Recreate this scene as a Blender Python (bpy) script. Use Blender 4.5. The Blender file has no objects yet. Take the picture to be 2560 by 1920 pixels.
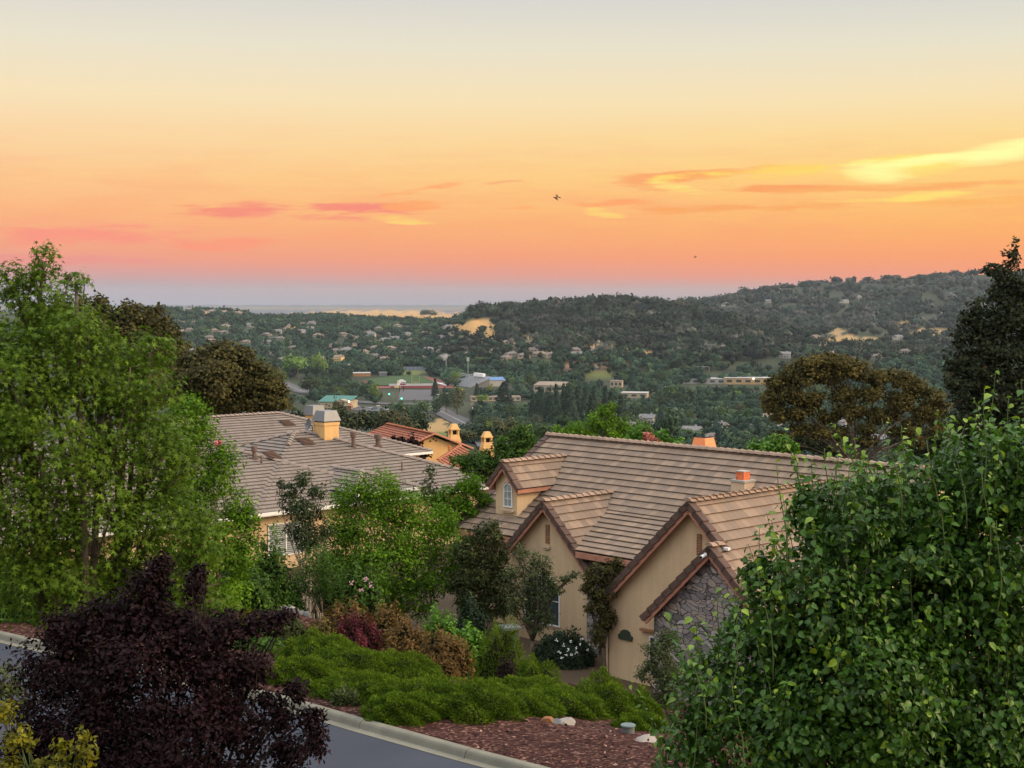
import bpy, bmesh, math, random
import numpy as np
from mathutils import Vector, Matrix

# ------------------------------------------------------------------ camera, sky, sun, exposure
scn = bpy.context.scene
COL = scn.collection
F = 1500.0
CZ = 12.0
PITCH = math.atan(84 / F)
CP, SP = math.cos(PITCH), math.sin(PITCH)
cam = bpy.data.objects.new('camera', bpy.data.cameras.new('camera'))
COL.objects.link(cam)
cam.location = (0, 0, CZ)
cam.rotation_euler = (math.pi / 2 - PITCH, 0, 0)
cam.data.sensor_width = 36
cam.data.lens = F / 1024 * 36
cam.data.clip_start = 0.5
cam.data.clip_end = 60000
scn.camera = cam
scn.view_settings.view_transform = 'Standard'
scn.view_settings.look = 'None'
scn.view_settings.gamma = 1
scn.view_settings.exposure = 0.0
scn.view_settings.use_curve_mapping = False
scn.cycles.use_denoising = True
scn.cycles.max_bounces = 6
scn.cycles.volume_bounces = 0
scn.cycles.transparent_max_bounces = 8

SUN_AZ, SUN_EL = math.radians(98), math.radians(23)
sl = bpy.data.lights.new('sun', 'SUN')
sl.energy = 3.7
sl.angle = math.radians(28)
sl.color = (1.0, 0.70, 0.42)
sun = bpy.data.objects.new('sun', sl)
COL.objects.link(sun)
sd = Vector((math.sin(SUN_AZ) * math.cos(SUN_EL), math.cos(SUN_AZ) * math.cos(SUN_EL), math.sin(SUN_EL)))
sun.rotation_euler = sd.to_track_quat('Z', 'Y').to_euler()


def s2l(c):
    c = c / 255.0
    return c / 12.92 if c <= 0.04045 else ((c + 0.055) / 1.055) ** 2.4


def S(r, g, b):
    return (s2l(r), s2l(g), s2l(b), 1.0)


class NT:
    """small node-tree writer"""
    def __init__(self, tree):
        self.t = tree
        tree.nodes.clear()

    def n(self, typ, **kw):
        nd = self.t.nodes.new(typ)
        for k, v in kw.items():
            if k == 'inp':
                for kk, vv in v.items():
                    self.put(nd.inputs[kk], vv)
            else:
                setattr(nd, k, v)
        return nd

    def put(self, sock, v):
        if isinstance(v, bpy.types.NodeSocket):
            self.t.links.new(v, sock)
        elif v is not None:
            sock.default_value = v

    def m(self, op, a, b=None, c=None, clamp=False):
        nd = self.t.nodes.new('ShaderNodeMath')
        nd.operation = op
        nd.use_clamp = clamp
        for i, v in enumerate((a, b, c)):
            if v is not None:
                self.put(nd.inputs[i], v)
        return nd.outputs[0]

    def mix(self, f, a, b, mode='MIX'):
        nd = self.t.nodes.new('ShaderNodeMix')
        nd.data_type = 'RGBA'
        nd.blend_type = mode
        self.put(nd.inputs[0], f)
        self.put(nd.inputs[6], a)
        self.put(nd.inputs[7], b)
        return nd.outputs[2]

    def ramp(self, f, stops, interp='LINEAR'):
        nd = self.t.nodes.new('ShaderNodeValToRGB')
        cr = nd.color_ramp
        cr.interpolation = interp
        while len(cr.elements) > 1:
            cr.elements.remove(cr.elements[-1])
        cr.elements[0].position = stops[0][0]
        cr.elements[0].color = stops[0][1]
        for p, c in stops[1:]:
            e = cr.elements.new(p)
            e.color = c
        self.put(nd.inputs[0], f)
        return nd.outputs[0]

    def noise(self, vec, scale, detail=4, rough=0.55, dim='3D'):
        nd = self.n('ShaderNodeTexNoise', noise_dimensions=dim)
        self.put(nd.inputs['Vector'], vec)
        self.put(nd.inputs['Scale'], scale)
        self.put(nd.inputs['Detail'], detail)
        self.put(nd.inputs['Roughness'], rough)
        return nd.outputs[0]

    def link(self, a, b):
        self.t.links.new(a, b)


# dusk sky: colour by height above the horizon and by compass direction, streaky clouds on top
world = bpy.data.worlds.new('World')
scn.world = world
world.use_nodes = True
w = NT(world.node_tree)
geo = w.n('ShaderNodeTexCoord')
dirv = geo.outputs['Generated']
sep = w.n('ShaderNodeSeparateXYZ', inp={0: dirv})
az = w.m('ARCTAN2', sep.outputs[0], sep.outputs[1])                    # 0 ahead, + to the right
hor = w.m('SQRT', w.m('ADD', w.m('MULTIPLY', sep.outputs[0], sep.outputs[0]), w.m('MULTIPLY', sep.outputs[1], sep.outputs[1])))
el = w.m('ARCTAN2', sep.outputs[2], hor)                              # elevation, radians
elf = w.m('DIVIDE', el, 0.25)
skyL = w.ramp(elf, [(0.0, S(166, 158, 172)), (0.04, S(178, 158, 166)), (0.075, S(216, 152, 148)), (0.105, S(238, 152, 130)), (0.16, S(249, 164, 122)), (0.24, S(253, 183, 126)),
                    (0.32, S(253, 199, 140)), (0.43, S(251, 214, 163)), (0.53, S(247, 225, 184)), (0.66, S(234, 225, 202)), (0.80, S(217, 214, 208)), (1.0, S(190, 196, 206))])
skyR = w.ramp(elf, [(0.0, S(176, 152, 152)), (0.03, S(208, 148, 132)), (0.06, S(246, 144, 104)), (0.11, S(253, 157, 94)), (0.20, S(255, 180, 98)), (0.32, S(255, 206, 116)),
                    (0.43, S(253, 218, 148)), (0.53, S(247, 225, 180)), (0.66, S(230, 224, 202)), (0.80, S(211, 210, 208)), (1.0, S(186, 193, 206))])
fx = w.m('MULTIPLY_ADD', az, 1.55, 0.5, clamp=True)
sky = w.mix(fx, skyL, skyR)
# wide soft unevenness
cmb = w.n('ShaderNodeCombineXYZ', inp={0: w.m('MULTIPLY', az, 5.0), 1: w.m('MULTIPLY', el, 40.0), 2: 3.7})
wob = w.noise(cmb.outputs[0], 1.0, 3, 0.5)
cmb2 = w.n('ShaderNodeCombineXYZ', inp={0: w.m('MULTIPLY', az, 16.0), 1: w.m('MULTIPLY', el, 130.0), 2: 1.3})
wisp = w.noise(cmb2.outputs[0], 1.0, 5, 0.6)
lowband = w.m('MULTIPLY_ADD', w.m('ABSOLUTE', w.m('SUBTRACT', el, 0.06)), -16.0, 1.0, clamp=True)
sky = w.mix(w.m('MULTIPLY', w.m('MULTIPLY', w.m('MULTIPLY_ADD', wisp, 2.2, -0.95, clamp=True), lowband), 0.5), sky, S(250, 140, 104))


def cloud(base, u, v, ru, rv, tilt, col, k, ragged=1.0, soft=0.7):
    """one streak of cloud round compass direction/elevation of (u, v)"""
    a0, e0 = math.atan((u - 512) / F), math.atan((300 - v) / F)
    sa, se = ru / F, rv / F
    da = w.m('SUBTRACT', az, a0)
    de = w.m('SUBTRACT', w.m('SUBTRACT', el, e0), w.m('MULTIPLY', da, tilt))
    q = w.m('ADD', w.m('POWER', w.m('ABSOLUTE', w.m('DIVIDE', da, sa)), 2.0), w.m('POWER', w.m('ABSOLUTE', w.m('DIVIDE', de, se)), 2.0))
    q = w.m('ADD', q, w.m('MULTIPLY', w.m('SUBTRACT', wisp, 0.56), -5.0 * ragged))
    msk = w.m('MULTIPLY', w.m('DIVIDE', w.m('SUBTRACT', 1.0, q), soft, clamp=True), k)
    return w.mix(msk, base, col)


PK, OR, YL, WH = S(248, 136, 116), S(255, 164, 100), S(255, 232, 110), S(255, 255, 165)
for c in [(300, 214, 150, 11, -0.02, PK, .9), (350, 211, 90, 7, 0.0, PK, .7), (420, 207, 34, 7, 0.05, OR, .9),
          (395, 219, 46, 6, -0.10, S(255, 208, 112), 1.0), (110, 238, 130, 13, 0.02, S(252, 142, 124), .8), (230, 242, 90, 12, 0.0, S(255, 146, 114), .7), (60, 262, 120, 8, 0.0, S(238, 140, 136), .6),
          (425, 190, 44, 4, 0.15, OR, .8), (512, 181, 34, 3.6, 0.12, S(246, 160, 112), .9), (560, 207, 84, 4, 0.04, OR, 1.0),
          (600, 213, 28, 6, -0.1, S(255, 216, 112), .9), (700, 177, 120, 7, 0.07, S(252, 156, 94), 1.0), (640, 182, 34, 9, -0.05, S(252, 170, 104), .8), (690, 192, 46, 6, -0.16, S(255, 228, 122), 1.0), (780, 180, 90, 6, 0.04, S(255, 206, 112), .8),
          (760, 191, 120, 4.5, 0.0, S(252, 162, 94), 1.0), (930, 191, 170, 4.2, 0.02, S(253, 174, 96), .95), (780, 210, 170, 5, 0.02, S(252, 166, 92), .95), (960, 207, 120, 5, 0.03, S(253, 178, 92), .8),
          (900, 202, 80, 6, 0.03, YL, .7), (820, 172, 160, 9, 0.05, S(255, 216, 104), .9), (960, 181, 130, 8, 0.05, S(254, 206, 120), .7)]:
    sky = cloud(sky, *c)
sky = cloud(sky, 890, 173, 80, 13, 0.05, S(255, 244, 112), 1.0, 0.5, 1.3)
sky = cloud(sky, 872, 176, 42, 13, -0.05, WH, 1.0, 0.35, 0.9)
sky = cloud(sky, 915, 167, 66, 6, 0.10, WH, 1.0, 0.35, 0.9)
sky = cloud(sky, 1000, 160, 60, 12, 0.11, WH, 1.0, 0.35, 1.0)
sky = cloud(sky, 1065, 152, 70, 11, 0.10, WH, 1.0, 0.35, 1.0)
# high sky and the part of the sky behind the camera, out of the picture: pale blue-grey, brighter overhead
high = w.m('MULTIPLY_ADD', el, 2.6, -0.62, clamp=True)
sky = w.mix(high, sky, (1.72, 1.74, 1.80, 1))
back = w.m('MULTIPLY_ADD', w.m('ABSOLUTE', az), 1.0, -0.9, clamp=True)
sky = w.mix(w.m('MULTIPLY', back, w.m('SUBTRACT', 1.0, high)), sky, (1.0, 0.90, 0.88, 1))
bg = w.n('ShaderNodeBackground', inp={'Color': sky, 'Strength': 1.0})
# a low-sun physical sky adds its soft share of daylight
nis = w.n('ShaderNodeTexSky', sky_type='NISHITA', sun_disc=False, sun_elevation=math.radians(3), sun_rotation=SUN_AZ)
bg2 = w.n('ShaderNodeBackground', inp={'Color': nis.outputs[0], 'Strength': 0.01})
add = w.n('ShaderNodeAddShader', inp={0: bg.outputs[0], 1: bg2.outputs[0]})
w.link(add.outputs[0], w.n('ShaderNodeOutputWorld').inputs[0])

# ------------------------------------------------------------------ helpers
rng = np.random.default_rng(7)
random.seed(7)


def ray(u, v):
    a, b = (u - 512) / F, -(v - 384) / F
    return np.array([a, CP + b * SP, -SP + b * CP])


def at(u, v, Y):
    """the point at distance Y that the photograph shows at (u, v)"""
    d = ray(u, v)
    return np.array([0, 0, CZ]) + d * (Y / d[1])


def atz(u, v, z):
    d = ray(u, v)
    return np.array([0, 0, CZ]) + d * ((z - CZ) / d[2])


def tag(o, label=None, cat=None, group=None, kind=None):
    for k, v in (('label', label), ('category', cat), ('group', group), ('kind', kind)):
        if v:
            o[k] = v
    return o


def empty(name, loc, rz=0.0):
    o = bpy.data.objects.new(name, None)
    o.empty_display_size = 0.3
    COL.objects.link(o)
    o.location = loc
    o.rotation_euler = (0, 0, rz)
    return o


def thing(name, label, cat, loc=(0, 0, 0), rz=0.0, group=None):
    return tag(empty(name, loc, rz), label, cat, group)


def mesh_np(name, V, T, mat, parent=None, rnd=None, col=None, smooth=False, link=True):
    V = np.asarray(V, dtype=np.float32)
    T = np.asarray(T, dtype=np.int32)
    me = bpy.data.meshes.new(name)
    k = T.shape[1]
    me.vertices.add(len(V))
    me.vertices.foreach_set('co', V.ravel())
    me.loops.add(T.size)
    me.loops.foreach_set('vertex_index', T.ravel())
    me.polygons.add(len(T))
    me.polygons.foreach_set('loop_start', np.arange(0, T.size, k, dtype=np.int32))
    me.polygons.foreach_set('loop_total', np.full(len(T), k, dtype=np.int32))
    if smooth:
        me.polygons.foreach_set('use_smooth', np.ones(len(T), dtype=bool))
    me.update(calc_edges=True)
    if rnd is not None:
        a = me.attributes.new('rnd', 'FLOAT', 'POINT')
        a.data.foreach_set('value', np.asarray(rnd, dtype=np.float32))
    if col is not None:
        a = me.attributes.new('col', 'FLOAT_COLOR', 'POINT')
        c4 = np.ones((len(V), 4), dtype=np.float32)
        c4[:, :3] = col
        a.data.foreach_set('color', c4.ravel())
    me.materials.append(mat)
    o = bpy.data.objects.new(name, me)
    if link:
        COL.objects.link(o)
    if parent is not None:
        o.parent = parent
    return o


class MB:
    """collects simple shapes and links them as ONE mesh object"""
    def __init__(self, off=(0, 0, 0)):
        self.v, self.f, self.uv = [], [], []
        self.off = np.array(off, float)

    def add(self, vs, fs, uvs=None):
        b = len(self.v)
        self.v += [tuple(np.asarray(p, float) + self.off) for p in vs]
        for i, f in enumerate(fs):
            self.f.append([b + k for k in f])
            self.uv.append(uvs[i] if uvs else [(0, 0)] * len(f))
        return self

    def box(self, c, s, rz=0.0, taper=1.0):
        cx, cy, cz = c
        hx, hy, hz = s[0] / 2, s[1] / 2, s[2] / 2
        cr, sr = math.cos(rz), math.sin(rz)
        vs = []
        for z, t in ((-hz, 1.0), (hz, taper)):
            for x, y in ((-hx, -hy), (hx, -hy), (hx, hy), (-hx, hy)):
                x, y = x * t, y * t
                vs.append((cx + x * cr - y * sr, cy + x * sr + y * cr, cz + z))
        return self.add(vs, [(0, 3, 2, 1), (4, 5, 6, 7), (0, 1, 5, 4), (1, 2, 6, 5), (2, 3, 7, 6), (3, 0, 4, 7)])

    def box2(self, lo, hi):
        return self.box([(a + b) / 2 for a, b in zip(lo, hi)], [b - a for a, b in zip(lo, hi)])

    def prism(self, poly, d):
        """polygon (3-D points) pushed along d"""
        n = len(poly)
        P = [np.asarray(p, float) for p in poly]
        d = np.asarray(d, float)
        vs = P + [p + d for p in P]
        return self.add(vs, [tuple(range(n))[::-1], tuple(range(n, 2 * n))] + [(i, (i + 1) % n, n + (i + 1) % n, n + i) for i in range(n)])

    def beam(self, p0, p1, wv, hv):
        """bar from p0 to p1; wv, hv = full width and height vectors"""
        p0, p1, wv, hv = (np.asarray(q, float) for q in (p0, p1, wv, hv))
        sq = [p0 - wv / 2 - hv / 2, p0 + wv / 2 - hv / 2, p0 + wv / 2 + hv / 2, p0 - wv / 2 + hv / 2]
        return self.prism(sq, p1 - p0)

    def tube(self, pts, rad, n=7):
        pts = [np.asarray(p, float) for p in pts]
        vs, fs = [], []
        for i, p in enumerate(pts):
            d = pts[min(i + 1, len(pts) - 1)] - pts[max(i - 1, 0)]
            d = d / (np.linalg.norm(d) + 1e-9)
            a = np.cross(d, [0.3, 0.9, 0.1] if abs(d[2]) > 0.8 else [0, 0, 1.0])
            a /= np.linalg.norm(a)
            b = np.cross(d, a)
            for k in range(n):
                t = 2 * math.pi * k / n
                vs.append(p + (a * math.cos(t) + b * math.sin(t)) * rad[i])
        for i in range(len(pts) - 1):
            for k in range(n):
                fs.append((i * n + k, i * n + (k + 1) % n, (i + 1) * n + (k + 1) % n, (i + 1) * n + k))
        fs.append(tuple(range(n))[::-1])
        fs.append(tuple(range((len(pts) - 1) * n, len(pts) * n)))
        return self.add(vs, fs)

    def cyl(self, c, r, h, n=14, r2=None):
        c = np.asarray(c, float)
        return self.tube([c, c + [0, 0, h]], [r, r if r2 is None else r2], n)

    def build(self, name, mat, parent=None, smooth=False, bevel=0.0):
        me = bpy.data.meshes.new(name)
        me.from_pydata(self.v, [], self.f)
        uvl = me.uv_layers.new(name='UVMap')
        flat = [c for f in self.uv for p in f for c in p]
        uvl.data.foreach_set('uv', flat)
        if smooth:
            for p in me.polygons:
                p.use_smooth = True
        me.materials.append(mat)
        me.update()
        o = bpy.data.objects.new(name, me)
        COL.objects.link(o)
        if parent is not None:
            o.parent = parent
        if bevel:
            m = o.modifiers.new('bevel', 'BEVEL')
            m.width = bevel
            m.segments = 2
            m.limit_method = 'ANGLE'
        return o


def copy_tree(o, parent=None):
    c = o.copy()
    COL.objects.link(c)
    c.parent = parent
    for ch in list(o.children):
        copy_tree(ch, c)
    return c


# ------------------------------------------------------------------ materials
def mat(name, build):
    m = bpy.data.materials.new(name)
    m.use_nodes = True
    t = NT(m.node_tree)
    out = t.n('ShaderNodeOutputMaterial')
    t.link(build(t), out.inputs[0])
    return m


def bsdf(t, col, rough=0.7, spec=0.3, metal=0.0, normal=None, emis=None, estr=0.0):
    p = t.n('ShaderNodeBsdfPrincipled')
    t.put(p.inputs['Base Color'], col)
    t.put(p.inputs['Roughness'], rough)
    t.put(p.inputs['Specular IOR Level'], spec)
    t.put(p.inputs['Metallic'], metal)
    if normal is not None:
        t.link(normal, p.inputs['Normal'])
    if emis is not None:
        t.put(p.inputs['Emission Color'], emis)
        p.inputs['Emission Strength'].default_value = estr
    return p.outputs[0]


def bump(t, h, s=0.3, d=0.02):
    b = t.n('ShaderNodeBump')
    b.inputs['Strength'].default_value = s
    b.inputs['Distance'].default_value = d
    t.link(h, b.inputs['Height'])
    return b.outputs[0]


def plain(name, col, rough=0.7, spec=0.3, metal=0.0, var=0.18, scale=3.0, bmp=0.0):
    def f(t):
        pos = t.n('ShaderNodeTexCoord').outputs['Object']
        nz = t.noise(pos, scale, 5, 0.6)
        c = t.mix(t.m('MULTIPLY_ADD', nz, 2.0, -0.5, clamp=True), [x * (1 - var) for x in col[:3]] + [1], [min(1, x * (1 + var)) for x in col[:3]] + [1])
        nrm = bump(t, t.noise(pos, scale * 12, 4), bmp) if bmp else None
        return bsdf(t, c, rough, spec, metal, nrm)
    return mat(name, f)


def leafmat(name, dark, light, trans=0.25, rough=0.5, spec=0.35, hue=0.0, tip=None):
    def f(t):
        r = t.n('ShaderNodeAttribute', attribute_name='rnd').outputs['Fac']
        stops = [(0.0, list(dark) + [1]), (0.75, list(light) + [1])]
        stops.append((1.0, list(tip or [min(1, x * 1.5) for x in light]) + [1]))
        c = t.ramp(r, stops)
        if hue:
            oi = t.n('ShaderNodeObjectInfo').outputs['Random']
            hs = t.n('ShaderNodeHueSaturation')
            t.put(hs.inputs['Hue'], t.m('MULTIPLY_ADD', oi, hue, 0.5 - hue / 2))
            t.put(hs.inputs['Value'], t.m('MULTIPLY_ADD', t.m('FRACT', t.m('MULTIPLY', oi, 7.31)), 0.7, 0.65))
            t.put(hs.inputs['Color'], c)
            c = hs.outputs[0]
        p = bsdf(t, c, rough, spec)
        if not trans:
            return p
        tr = t.n('ShaderNodeBsdfTranslucent')
        t.put(tr.inputs[0], t.mix(1.0, c, (1.25, 1.3, 0.6, 1), 'MULTIPLY'))
        mx = t.n('ShaderNodeMixShader', inp={0: trans})
        t.link(p, mx.inputs[1])
        t.link(tr.outputs[0], mx.inputs[2])
        return mx.outputs[0]
    return mat(name, f)


def attrmat(name, rough=0.9, fine=0.0, amp=0.3, bmp=0.0):
    """colour from the mesh's own colour attribute, with fine-grained unevenness"""
    def f(t):
        c = t.n('ShaderNodeAttribute', attribute_name='col').outputs['Color']
        nrm = None
        if fine:
            pos = t.n('ShaderNodeTexCoord').outputs['Object']
            n1 = t.noise(pos, fine, 6, 0.7)
            n2 = t.noise(pos, fine * 0.06, 4, 0.6)
            k = t.m('ADD', t.m('MULTIPLY', n1, amp * 2), t.m('MULTIPLY', n2, amp * 2))
            k = t.m('ADD', k, 1 - 2 * amp)
            cc = t.n('ShaderNodeCombineXYZ', inp={0: k, 1: k, 2: k})
            c = t.mix(1.0, c, cc.outputs[0], 'MULTIPLY')
            if bmp:
                nrm = bump(t, n1, bmp, 0.05)
        return bsdf(t, c, rough, 0.15, 0, nrm)
    return mat(name, f)


def rooftile(name, cols, tw=0.30, tint=0.16, wavy=0.0):
    """concrete tiles: UV in metres, u along the course, v up the slope; each tile its own tone"""
    def f(t):
        uv = t.n('ShaderNodeUVMap', uv_map='UVMap').outputs[0]
        s = t.n('ShaderNodeSeparateXYZ', inp={0: uv})
        row = t.m('FLOOR', s.outputs[1])
        sh = t.m('FRACT', t.m('MULTIPLY', row, 0.37))
        uu = t.m('ADD', t.m('DIVIDE', s.outputs[0], tw), sh)
        cell = t.m('FLOOR', uu)
        wn = t.n('ShaderNodeTexWhiteNoise', noise_dimensions='2D')
        t.put(wn.inputs['Vector'], t.n('ShaderNodeCombineXYZ', inp={0: cell, 1: row}).outputs[0])
        r = wn.outputs[0]
        big = t.noise(t.n('ShaderNodeCombineXYZ', inp={0: t.m('ADD', t.m('MULTIPLY', cell, 0.19), t.m('MULTIPLY', row, 0.1)), 1: t.m('MULTIPLY', row, 0.13), 2: 2.0}).outputs[0], 1.0, 2)
        r = t.m('ADD', t.m('MULTIPLY', r, 0.65), t.m('MULTIPLY', big, 0.40))
        n = len(cols) - 1
        c = t.ramp(r, [(i / n, list(cc) + [1]) for i, cc in enumerate(cols)])
        pos = t.n('ShaderNodeTexCoord').outputs['Object']
        grit = t.noise(pos, 40, 5, 0.7)
        blotch = t.noise(pos, 1.1, 5, 0.65)
        k = t.m('ADD', t.m('MULTIPLY', grit, tint), t.m('MULTIPLY_ADD', blotch, 0.35, 0.83 - tint / 2))
        c = t.mix(1.0, c, t.n('ShaderNodeCombineXYZ', inp={0: k, 1: k, 2: k}).outputs[0], 'MULTIPLY')
        fr = t.m('FRACT', uu)
        joint = t.m('GREATER_THAN', t.m('ABSOLUTE', t.m('SUBTRACT', fr, 0.5)), 0.482)
        c = t.mix(t.m('MULTIPLY', joint, 0.45), c, [x * 0.35 for x in cols[0]] + [1])
        h = t.m('ADD', t.m('MULTIPLY', joint, -1.0), t.m('MULTIPLY', grit, 0.5))
        if wavy:
            h = t.m('ADD', h, t.m('MULTIPLY', t.m('SINE', t.m('MULTIPLY', uu, 6.283)), wavy))
        return bsdf(t, c, 0.85, 0.2, 0, bump(t, h, 0.5, 0.012))
    return mat(name, f)


def stucco(name, col):
    def f(t):
        pos = t.n('ShaderNodeTexCoord').outputs['Object']
        a = t.noise(pos, 0.8, 6, 0.65)
        b = t.noise(pos, 9.0, 5, 0.7)
        st = t.noise(t.n('ShaderNodeMapping', inp={0: pos, 3: (3.0, 3.0, 0.35)}).outputs[0], 1.2, 5, 0.7)
        k = t.m('ADD', t.m('ADD', t.m('MULTIPLY', a, 0.28), t.m('MULTIPLY', b, 0.16)), t.m('MULTIPLY_ADD', st, 0.42, 0.56))
        c = t.mix(1.0, list(col) + [1], t.n('ShaderNodeCombineXYZ', inp={0: k, 1: k, 2: k}).outputs[0], 'MULTIPLY')
        return bsdf(t, c, 0.92, 0.1, 0, bump(t, t.noise(pos, 60, 4, 0.7), 0.35, 0.01))
    return mat(name, f)


def ledgestone():
    def f(t):
        pos = t.n('ShaderNodeTexCoord').outputs['Object']
        warp = t.noise(pos, 1.1, 2)
        mp = t.n('ShaderNodeMapping', inp={0: pos, 3: (3.4, 3.4, 6.4)})
        vec = t.n('ShaderNodeVectorMath', operation='ADD', inp={0: mp.outputs[0], 1: t.n('ShaderNodeCombineXYZ', inp={0: t.m('MULTIPLY', warp, 3.4), 1: 0.0, 2: t.m('MULTIPLY', warp, -4.4)}).outputs[0]}).outputs[0]
        v = t.n('ShaderNodeTexVoronoi', feature='F1')
        e = t.n('ShaderNodeTexVoronoi', feature='DISTANCE_TO_EDGE')
        for q in (v, e):
            t.put(q.inputs['Vector'], vec)
            q.inputs['Scale'].default_value = 1.0
            q.inputs['Randomness'].default_value = 0.95
        sepc = t.n('ShaderNodeSeparateColor', inp={0: v.outputs['Color']})
        c = t.ramp(sepc.outputs[0], [(0, (.13, .12, .12, 1)), (.3, (.28, .255, .245, 1)), (.5, (.36, .30, .25, 1)), (.7, (.19, .18, .19, 1)), (.85, (.44, .41, .39, 1)), (1, (.30, .26, .23, 1))])
        g = t.noise(pos, 10, 6, 0.7)
        kk = t.m('MULTIPLY_ADD', g, 0.9, 0.55)
        c = t.mix(1.0, c, t.n('ShaderNodeCombineXYZ', inp={0: kk, 1: kk, 2: kk}).outputs[0], 'MULTIPLY')
        gap = t.m('MULTIPLY_ADD', e.outputs['Distance'], -20.0, 1.2, clamp=True)
        c = t.mix(gap, c, (.075, .068, .064, 1))
        h = t.m('ADD', t.m('MULTIPLY', gap, -1.0), t.m('MULTIPLY', g, 0.35))
        return bsdf(t, c, 0.9, 0.15, 0, bump(t, h, 0.9, 0.05))
    return mat('ledgestone', f)


def glassy(name, col, rough=0.08):
    return mat(name, lambda t: bsdf(t, list(col) + [1], rough, 0.6))


def emit(name, col, s):
    return mat(name, lambda t: bsdf(t, (0.05, 0.05, 0.05, 1), 0.4, 0.3, 0, None, list(col) + [1], s))


M = {}
M['tile'] = rooftile('warm_roof_tile', [(.15, .108, .082), (.225, .164, .118), (.19, .145, .112), (.275, .20, .142), (.23, .158, .122)])
M['tile_grey'] = rooftile('grey_roof_tile', [(.15, .128, .110), (.19, .162, .140), (.215, .18, .152)], 0.3, 0.14, 0.5)
M['tile_red'] = rooftile('red_roof_tile', [(.22, .075, .045), (.30, .105, .06), (.36, .14, .085)], 0.28, 0.2, 2.0)
M['underlay'] = plain('roof_underlay', (.022, .016, .013), 0.95, 0.05)
M['barge'] = plain('barge_tile', (.10, .065, .052), 0.85, 0.2, 0, 0.35, 2.0, 0.2)
M['ridge'] = plain('ridge_tile', (.29, .205, .15), 0.85, 0.2, 0, 0.3, 2.6, 0.2)
M['ridge_grey'] = plain('grey_ridge_tile', (.25, .205, .175), 0.85, 0.2, 0, 0.2, 2.6, 0.2)
M['fascia'] = plain('fascia_paint', (.40, .19, .125), 0.75, 0.3, 0, 0.18, 2.0)
M['stucco'] = stucco('tan_stucco', (.57, .425, .265))
M['stucco_light'] = stucco('light_stucco', (.56, .43, .30))
M['stucco_orange'] = stucco('ochre_stucco', (.64, .41, .175))
M['stone'] = ledgestone()
M['white'] = plain('white_paint', (.72, .72, .70), 0.5, 0.4, 0, 0.06)
M['glass'] = glassy('window_glass', (.04, .055, .07))
M['blind'] = plain('window_blind', (.26, .30, .30), 0.6, 0.3, 0, 0.2, 6)
M['dark'] = plain('dark_recess', (.015, .013, .012), 0.9, 0.1)
M['vent'] = plain('vent_wood', (.26, .13, .07), 0.8, 0.2, 0, 0.3, 5)
M['metal'] = plain('grey_metal', (.17, .18, .19), 0.5, 0.4, 0.3, 0.15, 1.5)
M['pipe'] = plain('vent_pipe_paint', (.14, .095, .075), 0.7, 0.3, 0, 0.2, 4)
M['copper'] = plain('orange_shroud', (.80, .27, .11), 0.55, 0.3, 0, 0.12, 3)
M['rust'] = plain('rusty_flue', (.62, .16, .06), 0.6, 0.3, 0, 0.45, 5)
M['cement'] = plain('cement_cap', (.36, .345, .31), 0.9, 0.1, 0, 0.15, 5)
M['bark'] = plain('bark', (.11, .085, .065), 0.95, 0.1, 0, 0.45, 6, 0.5)
M['bark_dark'] = plain('dark_bark', (.030, .024, .022), 0.95, 0.1, 0, 0.4, 6, 0.4)
M['bark_pale'] = plain('pale_bark', (.34, .29, .235), 0.9, 0.1, 0, 0.35, 6, 0.3)
M['twig'] = plain('green_twig', (.075, .11, .035), 0.8, 0.2, 0, 0.3, 6)

# ------------------------------------------------------------------ the lie of the land
NX, NY = 0.604, 0.797           # across the road, away from the camera
TX, TY = 0.797, -0.604          # along the road
SN = np.array([-260, -70, -14, 0, 11, 13.4, 14.3, 23.1, 23.5, 26, 29, 33, 37, 40, 70, 85, 100, 160, 300, 500, 800])
SZ = np.array([75, 36, 7.5, 5.2, 3.9, 3.15, 2.9, 2.9, 3.06, 3.0, 2.35, .85, -.35, -.62, -.66, -2.2, -4.5, -12, -25, -50, -88.])  # steep rise behind the camera is added, unseen, to block low sky light


def bend(t):
    """the street swings a little towards the viewer on the right"""
    return 0.98 * (1 - np.exp(-np.maximum(np.asarray(t, float) + 24.0, 0) / 6.5))


def prof(lst):
    Y, Z = [], []
    for y, q, is_v in lst:
        Y.append(y)
        Z.append(CZ - (q - 300) / F * y if is_v else q)
    return np.array(Y, float), np.array(Z, float)


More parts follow.
